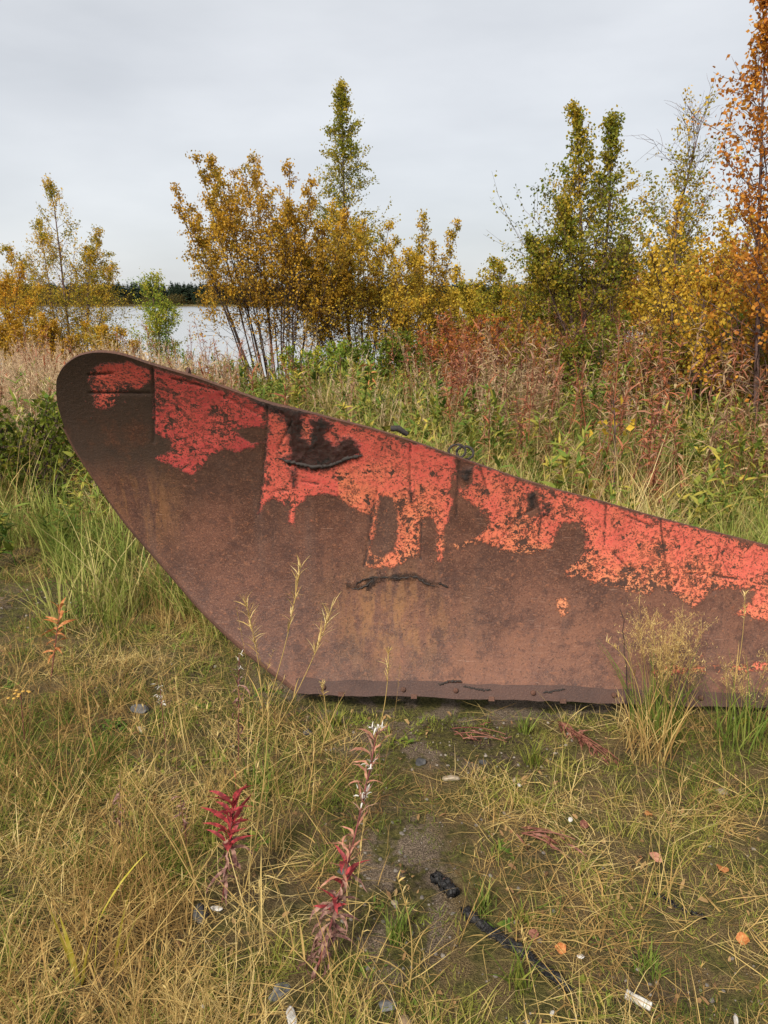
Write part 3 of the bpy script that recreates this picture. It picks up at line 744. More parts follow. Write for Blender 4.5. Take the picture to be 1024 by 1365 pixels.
# foreground sward
x, y, r = spots(6600, .95, 9, .60, .4, 1.4, 1)
lf = sstep(.5, -.6, x); dn = 1 - bare(x, y)
plant('short_grass', 'short yellow green grass tufts covering the meadow around the plow', 'grass', C_SHORT, 9, x, y, r, .5, 1.2, r.random(len(x)) < np.clip(dn * 1.3 - .3, .0, 1) * (.45 + .55 * lf) * (.08 + .92 * sstep(.42, .56, fbm(x * 4.5, y * 4.5, 61))), real=True)
x, y, r = spots(4800, .95, 7, .60, .4, 1.3, 2)
plant('straw_mat', 'matted dry straw lying between the grass tufts', 'dry grass', C_MAT, 9, x, y, r, .5, 1.2, r.random(len(x)) < np.clip(1.2 * (1 - bare(x, y)) - .2, .16, 1) * (.2 + .8 * sstep(.42, .56, fbm(x * 3.7, y * 3.7, 71))), real=True, tilt=.06)
x, y, r = spots(2300, .95, 6.5, .60, .4, 1.4, 3)
lf = sstep(.3, -.6, x)
plant('standing_straw', 'thin dry grass stalks standing above the sward', 'dry grass', C_STAND, 8, x, y, r, .45, 1.05, r.random(len(x)) < .62 * (1 - bare(x, y)) ** 2 * (.06 + .94 * np.clip(lf + sstep(1.0, 1.5, x) * sstep(2.0, 2.5, y), 0, 1)), tilt=.25, real=True)
x, y, r = spots(3700, .95, 5, .60, .35, 1.2, 4)
plant('moss', 'short olive moss growing on the bare soil', 'moss', C_MOSS, 6, x, y, r, .7, 1.6, r.random(len(x)) < np.clip(.85 * sstep(.42, .58, fbm(x * 3, y * 3, 31)) + .55 * sstep(.3, .7, bare(x, y)) * sstep(.4, .5, fbm(x * 7, y * 7, 33)), 0, 1), real=True)
x, y, r = spots(2200, .95, 6, .60, .5, 1.3, 5)
plant('ground_herbs', 'tiny green leafed herbs creeping through the grass', 'herbs', C_LOW, 5, x, y, r, .5, 1.1, r.random(len(x)) < .6 * sstep(.5, .66, fbm(x * 2.3, y * 2.3, 41)), real=True)
x, y, r = spots(2300, .95, 5, .60, .5, 1.2, 6)
plant('leaf_litter', 'small withered leaves fallen over the soil and grass', 'fallen leaves', C_LIT, 6, x, y, r, .5, 1.1, r.random(len(x)) < .5, real=True)
# meadow behind and beside
x, y, r = spots(2600, 2.6, 12, .66, .8, 1.0, 7)
s_, n_ = plow_local(x, y)
gmask = np.where(x > -.6, sstep(.35, .5, n_), 1.6 * sstep(3.2, 5.4, y + 3.0 * (fbm(x, y, 9) - .5)))
gmask *= .10 + .75 * sstep(.42, .6, fbm(x * 1.1, y * 1.1, 15))
gmask *= 1 - .65 * sstep(6.5, 9.5, y)
plant('tall_grass', 'tall green grass growing behind the plow and on the left', 'grass', C_TALL, 6, x, y, r, .55, 1.15, r.random(len(x)) < gmask, True)
x, y, r = spots(2300, 3.2, 16, .66, .8, .9, 17)
s_, n_ = plow_local(x, y)
tm = np.where(x > -.6, sstep(.45, 1.2, n_), .35 * sstep(4.2, 6.5, y + 2 * (fbm(x, y, 29) - .5))) * (.2 + .8 * sstep(.42, .6, fbm(x * .9, y * .9, 27)))
plant('tall_straw', 'tangled tall straw grass behind the plow', 'dry grass', C_TSTRAW, 6, x, y, r, .6, 1.15, r.random(len(x)) < tm, True, tilt=.2)
x, y, r = spots(3000, 4.5, 19, .66, 1.2, .8, 8)
pm_ = sstep(6.5, 8.5, y) * (.05 + .95 * sstep(-.2, -.33, x / y)) + .03 * sstep(4, 6, y)
plant('fluffy_grass', 'pinkish dry grass with fluffy seed heads toward the lake shore', 'dry grass', C_PINK, 6, x, y, r, .7, 1.15, r.random(len(x)) < pm_, True)
x, y, r = spots(1900, 4.2, 16, .66, 1.2, .8, 9)
bm2 = sstep(4.6, 6.5, y) * (.12 + .88 * sstep(.0, 1.6, x) + .1 * sstep(-.5, -3, x)) * (.3 + .7 * sstep(.4, .6, fbm(x * .7, y * .7, 19)))
plant('withered_fireweed', 'withered brown fireweed stalks behind the plow', 'dry plants', C_BROWN, 6, x, y, r, .75, 1.35, r.random(len(x)) < bm2, True)
x, y, r = spots(2300, 4.4, 17, .66, 1.0, .8, 10)
fm = .22 + .3 * sstep(0, 1.5, x) + .85 * np.maximum(np.exp(-.5 * (((x + .6) / 1.6) ** 2 + ((y - 11) / 3.0) ** 2)), .55 * sstep(.48, .62, fbm(x * .6, y * .6, 23)))
plant('leafy_herbs', 'leafy green herbs around the foot of the bushes', 'herbs', C_FORB, 5, x, y, r, .7, 1.6, r.random(len(x)) < fm, True)

# pebbles
m = NT('pebble_stone')
n = m.noise(55, 4, .6, m.obj()); rnd = m.node('ShaderNodeObjectInfo').outputs['Random']
M_STONE = m.finish(m.principled(m.mix(m.maprange(n, .35, .65), m.ramp(rnd, [(0, (.11, .09, .075)), (.5, (.24, .19, .14)), (1, (.46, .38, .29))]), (.30, .27, .24)), .85, .25, m.bump(n, .004)))
def rock_mesh(name, seed, sub=2, sq=(1, 1, .6), mat=None, rough=.35):
    bm = bmesh.new(); bmesh.ops.create_icosphere(bm, subdivisions=sub, radius=1)
    rr = np.random.default_rng(seed); ph = rr.uniform(0, 6.28, (6, 3)); fr = rr.normal(0, 1.7, (6, 3))
    for vt in bm.verts:
        p = np.array(vt.co); d = sum(math.sin(fr[k] @ p + ph[k, 0]) for k in range(6)) / 6
        # planar facets
        for k in range(4):
            nrm = fr[k] / np.linalg.norm(fr[k]); dd = nrm @ p
            if dd > .62: p = p - nrm * (dd - .62)
        vt.co = Vector(p * (1 + rough * d)) * 1.0
        vt.co.x *= sq[0]; vt.co.y *= sq[1]; vt.co.z *= sq[2]
    me = bpy.data.meshes.new(name); bm.to_mesh(me); bm.free()
    me.materials.append(mat or M_STONE)
    me.polygons.foreach_set('use_smooth', np.ones(len(me.polygons), bool)); return me
C_PEB = proto_coll('pebble', [rock_mesh('pebble_%d' % k, 50 + k, 1) for k in range(5)])
x, y, r = spots(9000, .95, 4.2, .62, .5, 1.2, 12)
bb = bare(x, y)
k = (r.random(len(x)) < .8 * sstep(.25, .7, bb) + .04) & plow_clear(x, y, False)
x, y = x[k], y[k]; s = .002 + .008 * r.random(len(x)) ** 5
scatter('gravel', 'fine gravel on the bare soil in front of the plow', 'gravel', C_PEB, np.stack([x, y, gh(x, y) + s * .2], -1), r.uniform(0, 6.28, (len(x), 3)) * np.array([.1, .1, 1]), np.repeat(s[:, None], 3, 1), r.integers(0, 5, len(x)), r.random(len(x)))
#@@TREES

# ================================================================== TREES AND BUSHES
M_LEAF = foliage_mat('autumn_leaves', None, trans=.45, rough=.5)
M_BARK = bark_mat('dark_willow_bark', (.035, .022, .018), (.11, .075, .06))
M_BIRCH = bark_mat('young_birch_bark', (.045, .026, .022), (.16, .10, .085), 22)
M_GREYB = bark_mat('grey_bark', (.06, .05, .04), (.17, .14, .11))

def grow(p, d, L, n, wander, up, r):
    p = np.array(p, float); d = np.array(d, float) / np.linalg.norm(d); out = [p.copy()]
    for _ in range(n):
        d = d + r.normal(0, wander, 3); d[2] += up; d /= np.linalg.norm(d)
        p = p + d * (L / n); out.append(p.copy())
    return np.array(out)

OLIVE = [(.12, .15, .018), (.19, .20, .022), (.29, .25, .028), (.42, .31, .034), (.54, .36, .042)]
YELLOW = [(.24, .20, .03), (.42, .30, .035), (.58, .38, .042), (.66, .43, .05), (.54, .27, .035)]
GOLD = [(.32, .20, .028), (.50, .28, .03), (.60, .34, .035), (.60, .27, .03), (.44, .17, .028)]
RUSTY = [(.28, .11, .025), (.46, .17, .028), (.54, .22, .032), (.60, .29, .04), (.34, .10, .025)]
GREEN = [(.14, .22, .028), (.20, .28, .032), (.30, .34, .04), (.44, .38, .045), (.40, .34, .04)]

def make_tree(name, label, cat, xy, stems, width, palette, group, start=.3, nb=26, twigs=5, leaves=9, size=(.032, .056), prof='cone',
              bark=None, seed=0, rise=.75, bare_top=0.0, low=.12, sag=.0, cshift=0.0, taper=1.05):
    """stems: (dx, dy, lean_x, lean_y, height, radius). Each stem is a part; twigs make 'branches', leaves make 'crown'."""
    r = np.random.default_rng(seed)
    bark = bark or M_BIRCH
    x, y = xy; z = float(gh(x, y)) - .05
    root = empty(name, (x, y, z)); tag(root, label, cat, group)
    tw = MB(); LP, LD, LC = [], [], []
    pal = np.array(palette)
    for (dx, dy, lx, ly, h, rad) in stems:
        n = 9
        ln = grow((dx, dy, 0), (lx * .6, ly * .6, 1), h, n, .028, .02, r)
        t = np.linspace(0, 1, n + 1)
        ln[:, 0] += lx * h * .35 * t ** 1.6; ln[:, 1] += ly * h * .35 * t ** 1.6
        ln[:, 2] *= h / ln[-1, 2]
        g = MB(); g.add(*tube(ln, rad * (1 - t) ** .8 + .004, 6))
        g.build('trunk' if len(stems) < 4 else 'stem', bark, root)
        for b in range(nb):
            tt = start + (1 - start) * ((b + r.random()) / nb) ** .9
            p = np.array([np.interp(tt, t, ln[:, k]) for k in range(3)])
            u = (tt - start) / (1 - start)
            if prof == 'cone': L = width * ((1 - u) ** taper + .07)
            elif prof == 'round': L = width * (math.sin(math.pi * min(.12 + .82 * u, 1)) ** .6 * .9 + .12)
            elif prof == 'column': L = width * (.55 + .45 * math.sin(math.pi * u)) * (1 - .65 * u)
            else: L = width * (.35 + .65 * (1 - abs(u - .6) * 1.4))
            L *= r.uniform(.6, 1.2)
            az = b * 2.4 + r.normal(0, .5); el = rise * .72 + .45 * u + r.normal(0, .18)
            d = (math.cos(az) * math.cos(el), math.sin(az) * math.cos(el), math.sin(el))
            br = grow(p, d, L, 5, .13, .05 - sag, r)
            tw.add(*tube(br, np.linspace(max(.0035, rad * .28 * (1 - .6 * u)), .002, 6), 4))
            ct = np.clip(r.normal(.45 + cshift, .2) , 0, 1)
            for k in range(twigs):
                f = r.uniform(.25, 1.0)
                q0 = np.array([np.interp(f * 5, range(6), br[:, c]) for c in range(3)])
                dd = br[-1] - br[0]; dd /= np.linalg.norm(dd)
                dd = dd * .6 + r.normal(0, .55, 3); dd[2] += .15 - sag * 4
                tl = L * r.uniform(.22, .55) + .08
                t2 = grow(q0, dd, tl, 3, .18, .03 - sag, r)
                tw.add(*tube(t2, np.linspace(.0032, .0013, 4), 3))
                if tt > 1 - bare_top and r.random() < .93: continue
                nl = r.poisson(leaves * 2.1 * (1.0 if u > low else .5))
                if nl:
                    s = r.uniform(.1, 1.05, nl) * 3
                    LP.append(np.stack([np.interp(s, range(4), t2[:, c]) for c in range(3)], -1) + r.normal(0, .035, (nl, 3)))
                    LC.append(np.clip(ct + r.normal(0, .10) + r.normal(0, .13, nl), 0, .999))
    tag(tw.build('branches', bark, root), kind='stuff')
    P = np.concatenate(LP); cval = np.concatenate(LC); n = len(P)
    ax = r.normal(0, 1, (n, 3)); ax[:, 2] -= .5; ax /= np.linalg.norm(ax, axis=1)[:, None]
    sd = np.cross(ax, r.normal(0, 1, (n, 3))); sd /= np.linalg.norm(sd, axis=1)[:, None] + 1e-9
    nr = np.cross(ax, sd)
    L = r.uniform(*size, n)[:, None]; w = L * r.uniform(.32, .45, n)[:, None]
    V = np.stack([P, P + ax * L * .45 - sd * w + nr * L * .08, P + ax * L + nr * L * .1 * r.normal(0, 1, (n, 1)), P + ax * L * .45 + sd * w + nr * L * .08], 1)
    ci = cval * (len(pal) - 1); i0 = ci.astype(int); fr = (ci - i0)[:, None]
    colr = pal[i0] * (1 - fr) + pal[np.minimum(i0 + 1, len(pal) - 1)] * fr
    colr *= r.uniform(.75, 1.2, (n, 1))
    g = MB(); g.add(V.reshape(-1, 3), np.arange(n * 4).reshape(-1, 4), fc=colr)
    tag(g.build('crown', M_LEAF, root, smooth=False), kind='stuff')
    return root

def wx(px, Y): return (px - 512) * .001 * (Y * .963 + .1)
GB = 'birches along the lake shore'; GW = 'willow bushes along the lake shore'
def fan(n, h, lean, rad=.016, spread=.06, peak=.5, drop=.45, seed=0):
    """stems of a bush fanning out of one stool"""
    rr = np.random.default_rng(seed); out = []
    for k in range(n):
        u = k / (n - 1); t = (u - peak) / max(peak, 1 - peak)
        out.append((spread * (k - n / 2) * .6, rr.normal(0, .12), lean * (2 * u - 1) + rr.normal(0, .06), rr.normal(0, .2), h * (1 - drop * t * t) * rr.uniform(.82, 1.04), rad * rr.uniform(.7, 1.2)))
    return out
# left bank
make_tree('birch_tree', 'broad yellow olive birch with pointed top at the left, bare lower stems', 'tree', (wx(88, 20), 20), [(0, 0, .02, 0, 5.4, .04), (-.3, .1, -.3, 0, 3.8, .022), (.25, 0, .36, 0, 3.3, .022), (.1, .2, .14, .1, 4.2, .02), (-.2, 0, -.12, .1, 4.4, .02), (.2, .1, .24, 0, 3.8, .02), (-.3, 0, -.42, .05, 3.0, .018)], 1.9, [OLIVE[1], OLIVE[2], YELLOW[1], YELLOW[2], GOLD[1]], GB, start=.16, nb=36, twigs=6, leaves=8, seed=1, cshift=.1, rise=.7)
make_tree('willow_bush', 'golden bush cut by the left edge of the picture', 'bush', (wx(-14, 18), 18), fan(9, 3.5, .42, seed=2), .85, [YELLOW[1], YELLOW[2], GOLD[1], GOLD[2], GOLD[3]], GW, start=.25, nb=20, twigs=5, leaves=8, seed=2, bark=M_BARK)
make_tree('willow_bush', 'low golden bush at the foot of the broad birch on the left', 'bush', (wx(46, 17), 17), fan(10, 2.2, .6, seed=3), .75, [YELLOW[1], GOLD[0], GOLD[1], GOLD[2], YELLOW[2]], GW, start=.3, nb=16, twigs=5, leaves=8, seed=3, bark=M_BARK)
make_tree('willow_bush', 'low yellow bush between the broad birch and the small green birch', 'bush', (wx(138, 18), 18), fan(9, 2.2, .62, seed=4), .7, [YELLOW[0], YELLOW[1], YELLOW[2], GOLD[1], GOLD[2]], GW, start=.3, nb=14, twigs=5, leaves=8, seed=4, bark=M_BARK)
make_tree('birch_tree', 'small green birch alone in front of the lake', 'tree', (wx(213, 18.5), 18.5), [(0, 0, -.02, 0, 2.85, .022), (.02, 0, .1, 0, 2.3, .012)], .66, GREEN, GB, start=.2, nb=34, twigs=6, leaves=9, seed=5, prof='round', rise=.9)
# centre
make_tree('willow_bush', 'tall orange gold willow bush with many bare fanned stems', 'bush', (wx(370, 15), 15), fan(30, 4.5, .43, .013, .055, .42, .42, seed=6), 1.2, [YELLOW[1], GOLD[0], GOLD[1], GOLD[2], YELLOW[2]], GW, start=.26, nb=16, twigs=5, leaves=8.5, seed=6, bark=M_BARK, rise=.8, low=.22)
make_tree('willow_bush', 'yellow willow bush around the trunk of the tall narrow birch', 'bush', (wx(486, 15.4), 15.4), fan(24, 3.7, .5, .012, .05, .45, .45, seed=7), 1.0, [YELLOW[0], YELLOW[1], YELLOW[2], YELLOW[3], GOLD[1]], GW, start=.26, nb=15, twigs=5, leaves=8, seed=7, bark=M_BARK, rise=.8, low=.22)
make_tree('birch_tree', 'tall narrow olive birch rising above the central bushes', 'tree', (wx(470, 16.4), 16.4), [(0, 0, .01, 0, 6.1, .05)], 1.15, [OLIVE[1], OLIVE[1], OLIVE[2], OLIVE[3], OLIVE[3]], GB, start=.3, nb=78, twigs=7, leaves=9, seed=8, bark=M_GREYB, prof='cone', rise=.5, sag=.03)
make_tree('willow_bush', 'slender yellow bush with pointed top right of the central bushes', 'bush', (wx(566, 17), 17), fan(9, 3.6, .36, .017, .05, .5, .5, seed=9), .6, [YELLOW[0], YELLOW[1], YELLOW[2], GOLD[1], YELLOW[2]], GW, start=.3, nb=20, twigs=5, leaves=8, seed=9, bark=M_BARK, rise=1.1)
make_tree('willow_bush', 'low bright yellow bush left of the green two topped birch, by the water', 'bush', (wx(612, 20), 20), fan(9, 3.0, .6, seed=10), .85, [YELLOW[0], YELLOW[1], YELLOW[2], YELLOW[3], OLIVE[3]], GW, start=.25, nb=18, twigs=5, leaves=9, seed=10, bark=M_BARK, size=(.042, .07))
make_tree('willow_bush', 'olive bush under the left side of the green two topped birch', 'bush', (wx(676, 14), 14), fan(9, 2.3, .6, seed=11), .75, [OLIVE[1], OLIVE[2], OLIVE[3], YELLOW[2], OLIVE[2]], GW, start=.25, nb=18, twigs=5, leaves=8, seed=11, bark=M_BARK)
# right
make_tree('birch_tree', 'green and yellow birch with two pointed tops behind the plow', 'tree', (wx(788, 11.5), 11.5), [(.0, 0, -.115, 0, 4.05, .04), (.1, .05, .045, .05, 4.0, .038), (0, 0, -.42, .1, 2.3, .02), (.1, 0, .26, .15, 2.3, .02), (-.05, 0, -.26, -.05, 2.8, .02)], 1.55, [OLIVE[0], OLIVE[1], OLIVE[2], YELLOW[1], YELLOW[2]], GB, start=.3, nb=42, twigs=6, leaves=9, seed=12, taper=1.7, rise=.85, size=(.032, .054))
make_tree('birch_tree', 'thin birch with leafless twiggy top right of the two topped birch', 'tree', (wx(862, 12.5), 12.5), [(0, 0, .03, 0, 4.05, .03), (.05, 0, .2, 0, 2.7, .018)], .95, [OLIVE[1], OLIVE[2], YELLOW[1], YELLOW[2], GOLD[1]], GB, start=.34, nb=40, twigs=6, leaves=8, seed=13, prof='round', bare_top=.24, rise=.95)
make_tree('birch_sapling', 'yellow leaved sapling with dark red stem beside the thin twiggy birch', 'tree', (wx(893, 9.3), 9.3), [(0, 0, .07, 0, 2.6, .02), (.05, 0, -.05, 0, 1.8, .012)], .6, [YELLOW[1], YELLOW[2], YELLOW[3], GOLD[1], GOLD[2]], GB, start=.3, nb=22, twigs=4, leaves=3.6, seed=14, size=(.034, .055), rise=.6)
make_tree('birch_sapling', 'yellow leaved sapling nearest to the right edge with leaning stem', 'tree', (wx(942, 8.2), 8.2), [(0, 0, .08, 0, 2.1, .018), (-.06, 0, .02, .1, 1.7, .012)], .62, [YELLOW[1], YELLOW[2], YELLOW[3], GOLD[2], OLIVE[2]], GB, start=.28, nb=22, twigs=4, leaves=4.5, seed=15, size=(.034, .055), rise=.6)
make_tree('birch_tree', 'tall rust orange birch at the right edge of the picture', 'tree', (wx(1046, 7.6), 7.6), [(0, 0, .01, 0, 5.6, .05), (-.1, .1, -.05, .05, 4.3, .026), (-.05, -.1, -.10, -.05, 2.8, .02)], 1.25, RUSTY, GB, start=.16, nb=54, twigs=6, leaves=6, seed=16, size=(.032, .058), rise=.8)
for k, (px, Y, h, lab, pl) in enumerate([(722, 19, 2.7, 'golden bush far behind the trunks of the two topped birch', GOLD), (812, 21, 2.8, 'orange bush far behind, right of the two topped birch trunks', RUSTY), (905, 17, 2.6, 'golden bush in the background behind the yellow saplings', YELLOW), (985, 14, 2.5, 'dark gold bush behind the sapling nearest to the right edge', GOLD), (655, 27, 2.7, 'distant olive yellow bush on the shore in the gap of the trees', OLIVE), (860, 26, 3.0, 'distant orange yellow bush behind the thin twiggy birch', GOLD), (940, 11, 2.6, 'yellow orange bush between the two yellow saplings, further back', YELLOW), (1030, 9.9, 1.9, 'golden bush at the right edge under the rust orange birch', GOLD), (765, 15, 2.2, 'olive yellow bush just behind the trunks of the two topped birch', OLIVE)]):
    make_tree('willow_bush', lab, 'bush', (wx(px, Y), Y), fan(10, h, .7, seed=50 + k), .85, [pl[1], pl[2], pl[3], pl[2], pl[1]], GW, start=.18, nb=15, twigs=5, leaves=8 if Y > 12 else 3.5, seed=30 + k, bark=M_BARK, size=(.042, .07))

GU = 'low undergrowth bushes behind the plow'
for k, (px, Y, h, lab, pl, lv) in enumerate([(432, 12.3, 1.1, 'low green bush at the foot of the tall orange gold willow', GREEN, 9), (505, 12.0, 1.2, 'low dark green bush under the tall narrow birch', [GREEN[0], OLIVE[0], OLIVE[0], GREEN[0], RUSTY[1]], 9), (562, 12.6, 1.15, 'low olive bush below the slender pointed yellow bush', OLIVE, 8), (632, 11.2, 1.35, 'low red brown bush in the fireweed patch', [(.22, .07, .035), (.34, .10, .045), RUSTY[1], (.30, .10, .05), RUSTY[0]], 8),
        (678, 10.6, 1.3, 'low rust red bush left of the two topped birch trunks', [(.24, .08, .04), RUSTY[0], RUSTY[1], GOLD[4], (.30, .10, .05)], 7), (745, 10.2, 1.35, 'low straw yellow bush under the two topped birch', [GOLD[0], YELLOW[0], OLIVE[1], RUSTY[1], YELLOW[1]], 6), (822, 9.6, 1.3, 'low green bush right of the two topped birch trunks', [GREEN[0], OLIVE[0], OLIVE[1], YELLOW[0], GREEN[1]], 8), (905, 8.6, 1.25, 'low brown gold bush at the foot of the two yellow saplings', [RUSTY[0], GOLD[0], YELLOW[0], OLIVE[1], GOLD[4]], 6),
        (965, 9.0, 1.5, 'low dark olive bush beside the sapling nearest to the right edge', [OLIVE[0], GREEN[0], OLIVE[1], RUSTY[0], OLIVE[0]], 8), (1024, 8.3, 1.3, 'low brown bush at the right edge of the meadow', [RUSTY[0], GOLD[4], OLIVE[0], GOLD[0], RUSTY[1]], 7), (4, 6.0, .95, 'low green bush at the left edge beside the plow', [(.07, .10, .02), OLIVE[0], OLIVE[0], OLIVE[1], YELLOW[0]], 5)]):
    make_tree('low_bush', lab, 'bush', (wx(px, Y), Y), fan(9, h, .75, .008, .06, .5, .3, seed=70 + k), .42, pl, GU, start=.08, nb=11, twigs=4, leaves=lv * .6, seed=80 + k, bark=M_BARK, size=(.03, .055), rise=.7)

# far wood across the lake
def f_spruce(): 
    g = MB(); h = rng.uniform(9, 11.5); g.add(*tube([(0, 0, 0), (0, 0, h * .5), (0, 0, h)], [.18, .1, .02], 4), fa=.2)
    for k in range(90):
        t = rng.random() ** .8; z = h * (.06 + .94 * t); L = (1 - t) ** .7 * h * .26 + .5; az = rng.uniform(0, 6.28)
        d = np.array([math.cos(az), math.sin(az), -.35]); s = np.array([-math.sin(az), math.cos(az), 0]) * L * .38
        p = np.array([0, 0, z]); g.add([p, p + d * L * .6 - s, p + d * L, p + d * L * .6 + s], [[0, 1, 2, 3]], fa=rng.random())
    return g
M_SPRUCE = foliage_mat('far_spruce', [(.012, .022, .014), (.022, .036, .02), (.04, .05, .025)], trans=.1)
M_FARB = foliage_mat('far_birch', [(.035, .04, .015), (.10, .075, .02), (.18, .11, .03)], trans=.2)
def f_farb():
    g = MB(); h = rng.uniform(5, 8); g.add(*tube([(0, 0, 0), (0, 0, h * .5), (0, 0, h)], [.12, .08, .02], 4), fa=.1)
    V, q, bi = blades(160, (.3, .8), (1.0, .5), (0, 1), (.3, .6), 0, 1, rng, np.stack([rng.normal(0, h * .14, 160), rng.normal(0, h * .14, 160), h * rng.uniform(.2, 1, 160)], -1))
    g.add(V, q, rng.random(160)[bi]); return g
C_SPRUCE = proto_coll('far_spruce', mesh_list(f_spruce, 6, 'far_spruce', M_SPRUCE))
C_FARB = proto_coll('far_birch', mesh_list(f_farb, 4, 'far_birch', M_FARB))
r = np.random.default_rng(99); n = 3600
x = r.uniform(-340, 340, n); y = 432 + 70 * r.random(n) ** 1.5
scatter('far_spruce_wood', 'dark line of spruce wood across the lake', 'forest', C_SPRUCE, np.stack([x, y, gh(x, y) - .3], -1), np.stack([0 * x, 0 * x, r.uniform(0, 6, n)], -1), np.repeat(r.uniform(.7, 1.15, n)[:, None], 3, 1), r.integers(0, 6, n), r.random(n))
n = 900; x = r.uniform(-340, 340, n); y = 416 + 10 * r.random(n)
scatter('far_birch_fringe', 'yellowing birches along the far shore of the lake', 'forest', C_FARB, np.stack([x, y, np.maximum(gh(x, y), LAKE_Z) - .5], -1), np.stack([0 * x, 0 * x, r.uniform(0, 6, n)], -1), np.repeat(r.uniform(.35, .95, n)[:, None], 3, 1), r.integers(0, 4, n), r.random(n))
#@@THINGS

# ================================================================== SINGLE PLANTS
def mottled(name, a, b, scale=5, trans=.25, rough=.6):
    m = NT(name); n = m.noise(scale, 4, .6, m.obj()); c = m.mix(m.maprange(n, .35, .65), a, b)
    p = m.principled(c, rough, .3); t = m.node('ShaderNodeBsdfTranslucent'); m.link(c, t.inputs['Color'])
    mx = m.node('ShaderNodeMixShader'); mx.inputs[0].default_value = trans
    m.link(p, mx.inputs[1]); m.link(t.outputs[0], mx.inputs[2]); return m.finish(mx.outputs[0])
M_CRIM = mottled('crimson_leaf', (.15, .025, .028), (.46, .06, .065))
M_PURP = mottled('withered_purple_leaf', (.11, .04, .04), (.38, .22, .16))
M_ORNG = mottled('orange_leaf', (.40, .12, .035), (.58, .26, .09))
M_SALM = mottled('salmon_leaf', (.40, .15, .10), (.50, .27, .17))
M_DRED = mottled('dull_red_leaf', (.10, .024, .02), (.30, .13, .085))
M_YELL = mottled('yellow_blade', (.50, .42, .05), (.62, .52, .12), 30)
M_STEM = mottled('red_brown_stem', (.11, .03, .03), (.22, .07, .06), 40, 0.0)
M_DARKSTEM = mottled('dark_stem', (.03, .02, .018), (.08, .05, .04), 40, 0.0)
M_FLUFF = mottled('white_seed_fluff', (.62, .58, .52), (.78, .75, .70), 80, .3)

def leaf_mesh(name, mat, L=1.0, w=.16, droop=.5, fold=.25, wav=.0, seed=0):
    """lance shaped leaf along +X, folded on its midrib"""
    r = np.random.default_rng(seed); n = 6; t = np.linspace(0, 1, n + 1)
    hw = w * .5 * np.sin(math.pi * t ** .75) ** .8; hw[0] = .012; hw[-1] = .004
    th = -droop * t * 1.2; dx = np.cos(th); dz = np.sin(th)
    x = np.concatenate([[0], np.cumsum(dx[:-1])]) * L / n; z = np.concatenate([[0], np.cumsum(dz[:-1])]) * L / n
    y = np.cumsum(r.normal(0, wav, n + 1)) * L
    tw = np.cumsum(r.normal(0, .25 + wav * 4, n + 1))
    rows = []
    for k in range(n + 1):
        c, s_ = math.cos(tw[k]) , math.sin(tw[k])
        rows += [(x[k], y[k] + hw[k] * c, z[k] + hw[k] * (fold + s_)), (x[k], y[k], z[k]), (x[k], y[k] - hw[k] * c, z[k] + hw[k] * (fold - s_))]
    q = []
    for k in range(n):
        b = 3 * k; q += [(b, b + 1, b + 4, b + 3), (b + 1, b + 2, b + 5, b + 4)]
    g = MB(); g.add(rows, q); return g.mesh(name, mat)
LEAVES = {}
def leaf_set(key, mat, w, droop, wav):
    if key not in LEAVES: LEAVES[key] = [leaf_mesh('leaf_%s' % key, mat, 1, w, droop * f, .3, wav, 7 + k) for k, f in enumerate((.7, 1, 1.4, 1.8))]
    return LEAVES[key]

def stem_pts(base, top, bow=(0, 0, 0), n=9):
    t = np.linspace(0, 1, n)[:, None]; base = np.array(base, float); top = np.array(top, float)
    return base + (top - base) * t + np.array(bow) * (4 * t * (1 - t))

def fireweed(label, x, y, top, zones, group=None, srad=.0028, cat='fireweed plant', pods=0, fluff=0, seed=0, stem=None, bow=(0, 0, 0)):
    """zones: (from, to, count, leaf length, leaf set, elevation range)"""
    r = np.random.default_rng(seed); z = float(gh(x, y)) - .01
    root = empty('fireweed', (x, y, z)); tag(root, label, cat, group)
    ln = stem_pts((0, 0, 0), top, bow); n = len(ln)
    g = MB(); g.add(*tube(ln, np.linspace(srad, srad * .45, n), 6)); st = g.build('stem', stem or M_STEM, root)
    k = 0
    for a, b, cnt, L, ls, (e0, e1) in zones:
        for j in range(cnt):
            f = a + (b - a) * (j + r.random() * .6) / cnt; k += 1
            p = [float(np.interp(f * (n - 1), range(n), ln[:, c])) for c in range(3)]
            s = L * r.uniform(.7, 1.15)
            child('leaf', ls[r.integers(0, len(ls))], root, p, (r.normal(0, .4), -r.uniform(e0, e1), k * 2.4 + r.normal(0, .4)), (s, s * r.uniform(.85, 1.2), s))
    if pods:
        g = MB(); panicle(g, ln[int(n * .6)], ln[-1], pods, .07, .003, .3, r); tag(g.build('seed_pods', M_PURP, root), kind='stuff')
    if fluff:
        g = MB(); V, q, bi = blades(fluff, (.008, .022), (.9, .5), (.3, 1.5), (.0014, .004), .014, 2, r, ln[r.integers(int(n * .7), n, fluff)] + r.normal(0, .007, (fluff, 3)))
        g.add(V, q); tag(g.build('seed_fluff', M_FLUFF, root), kind='stuff')
    return root

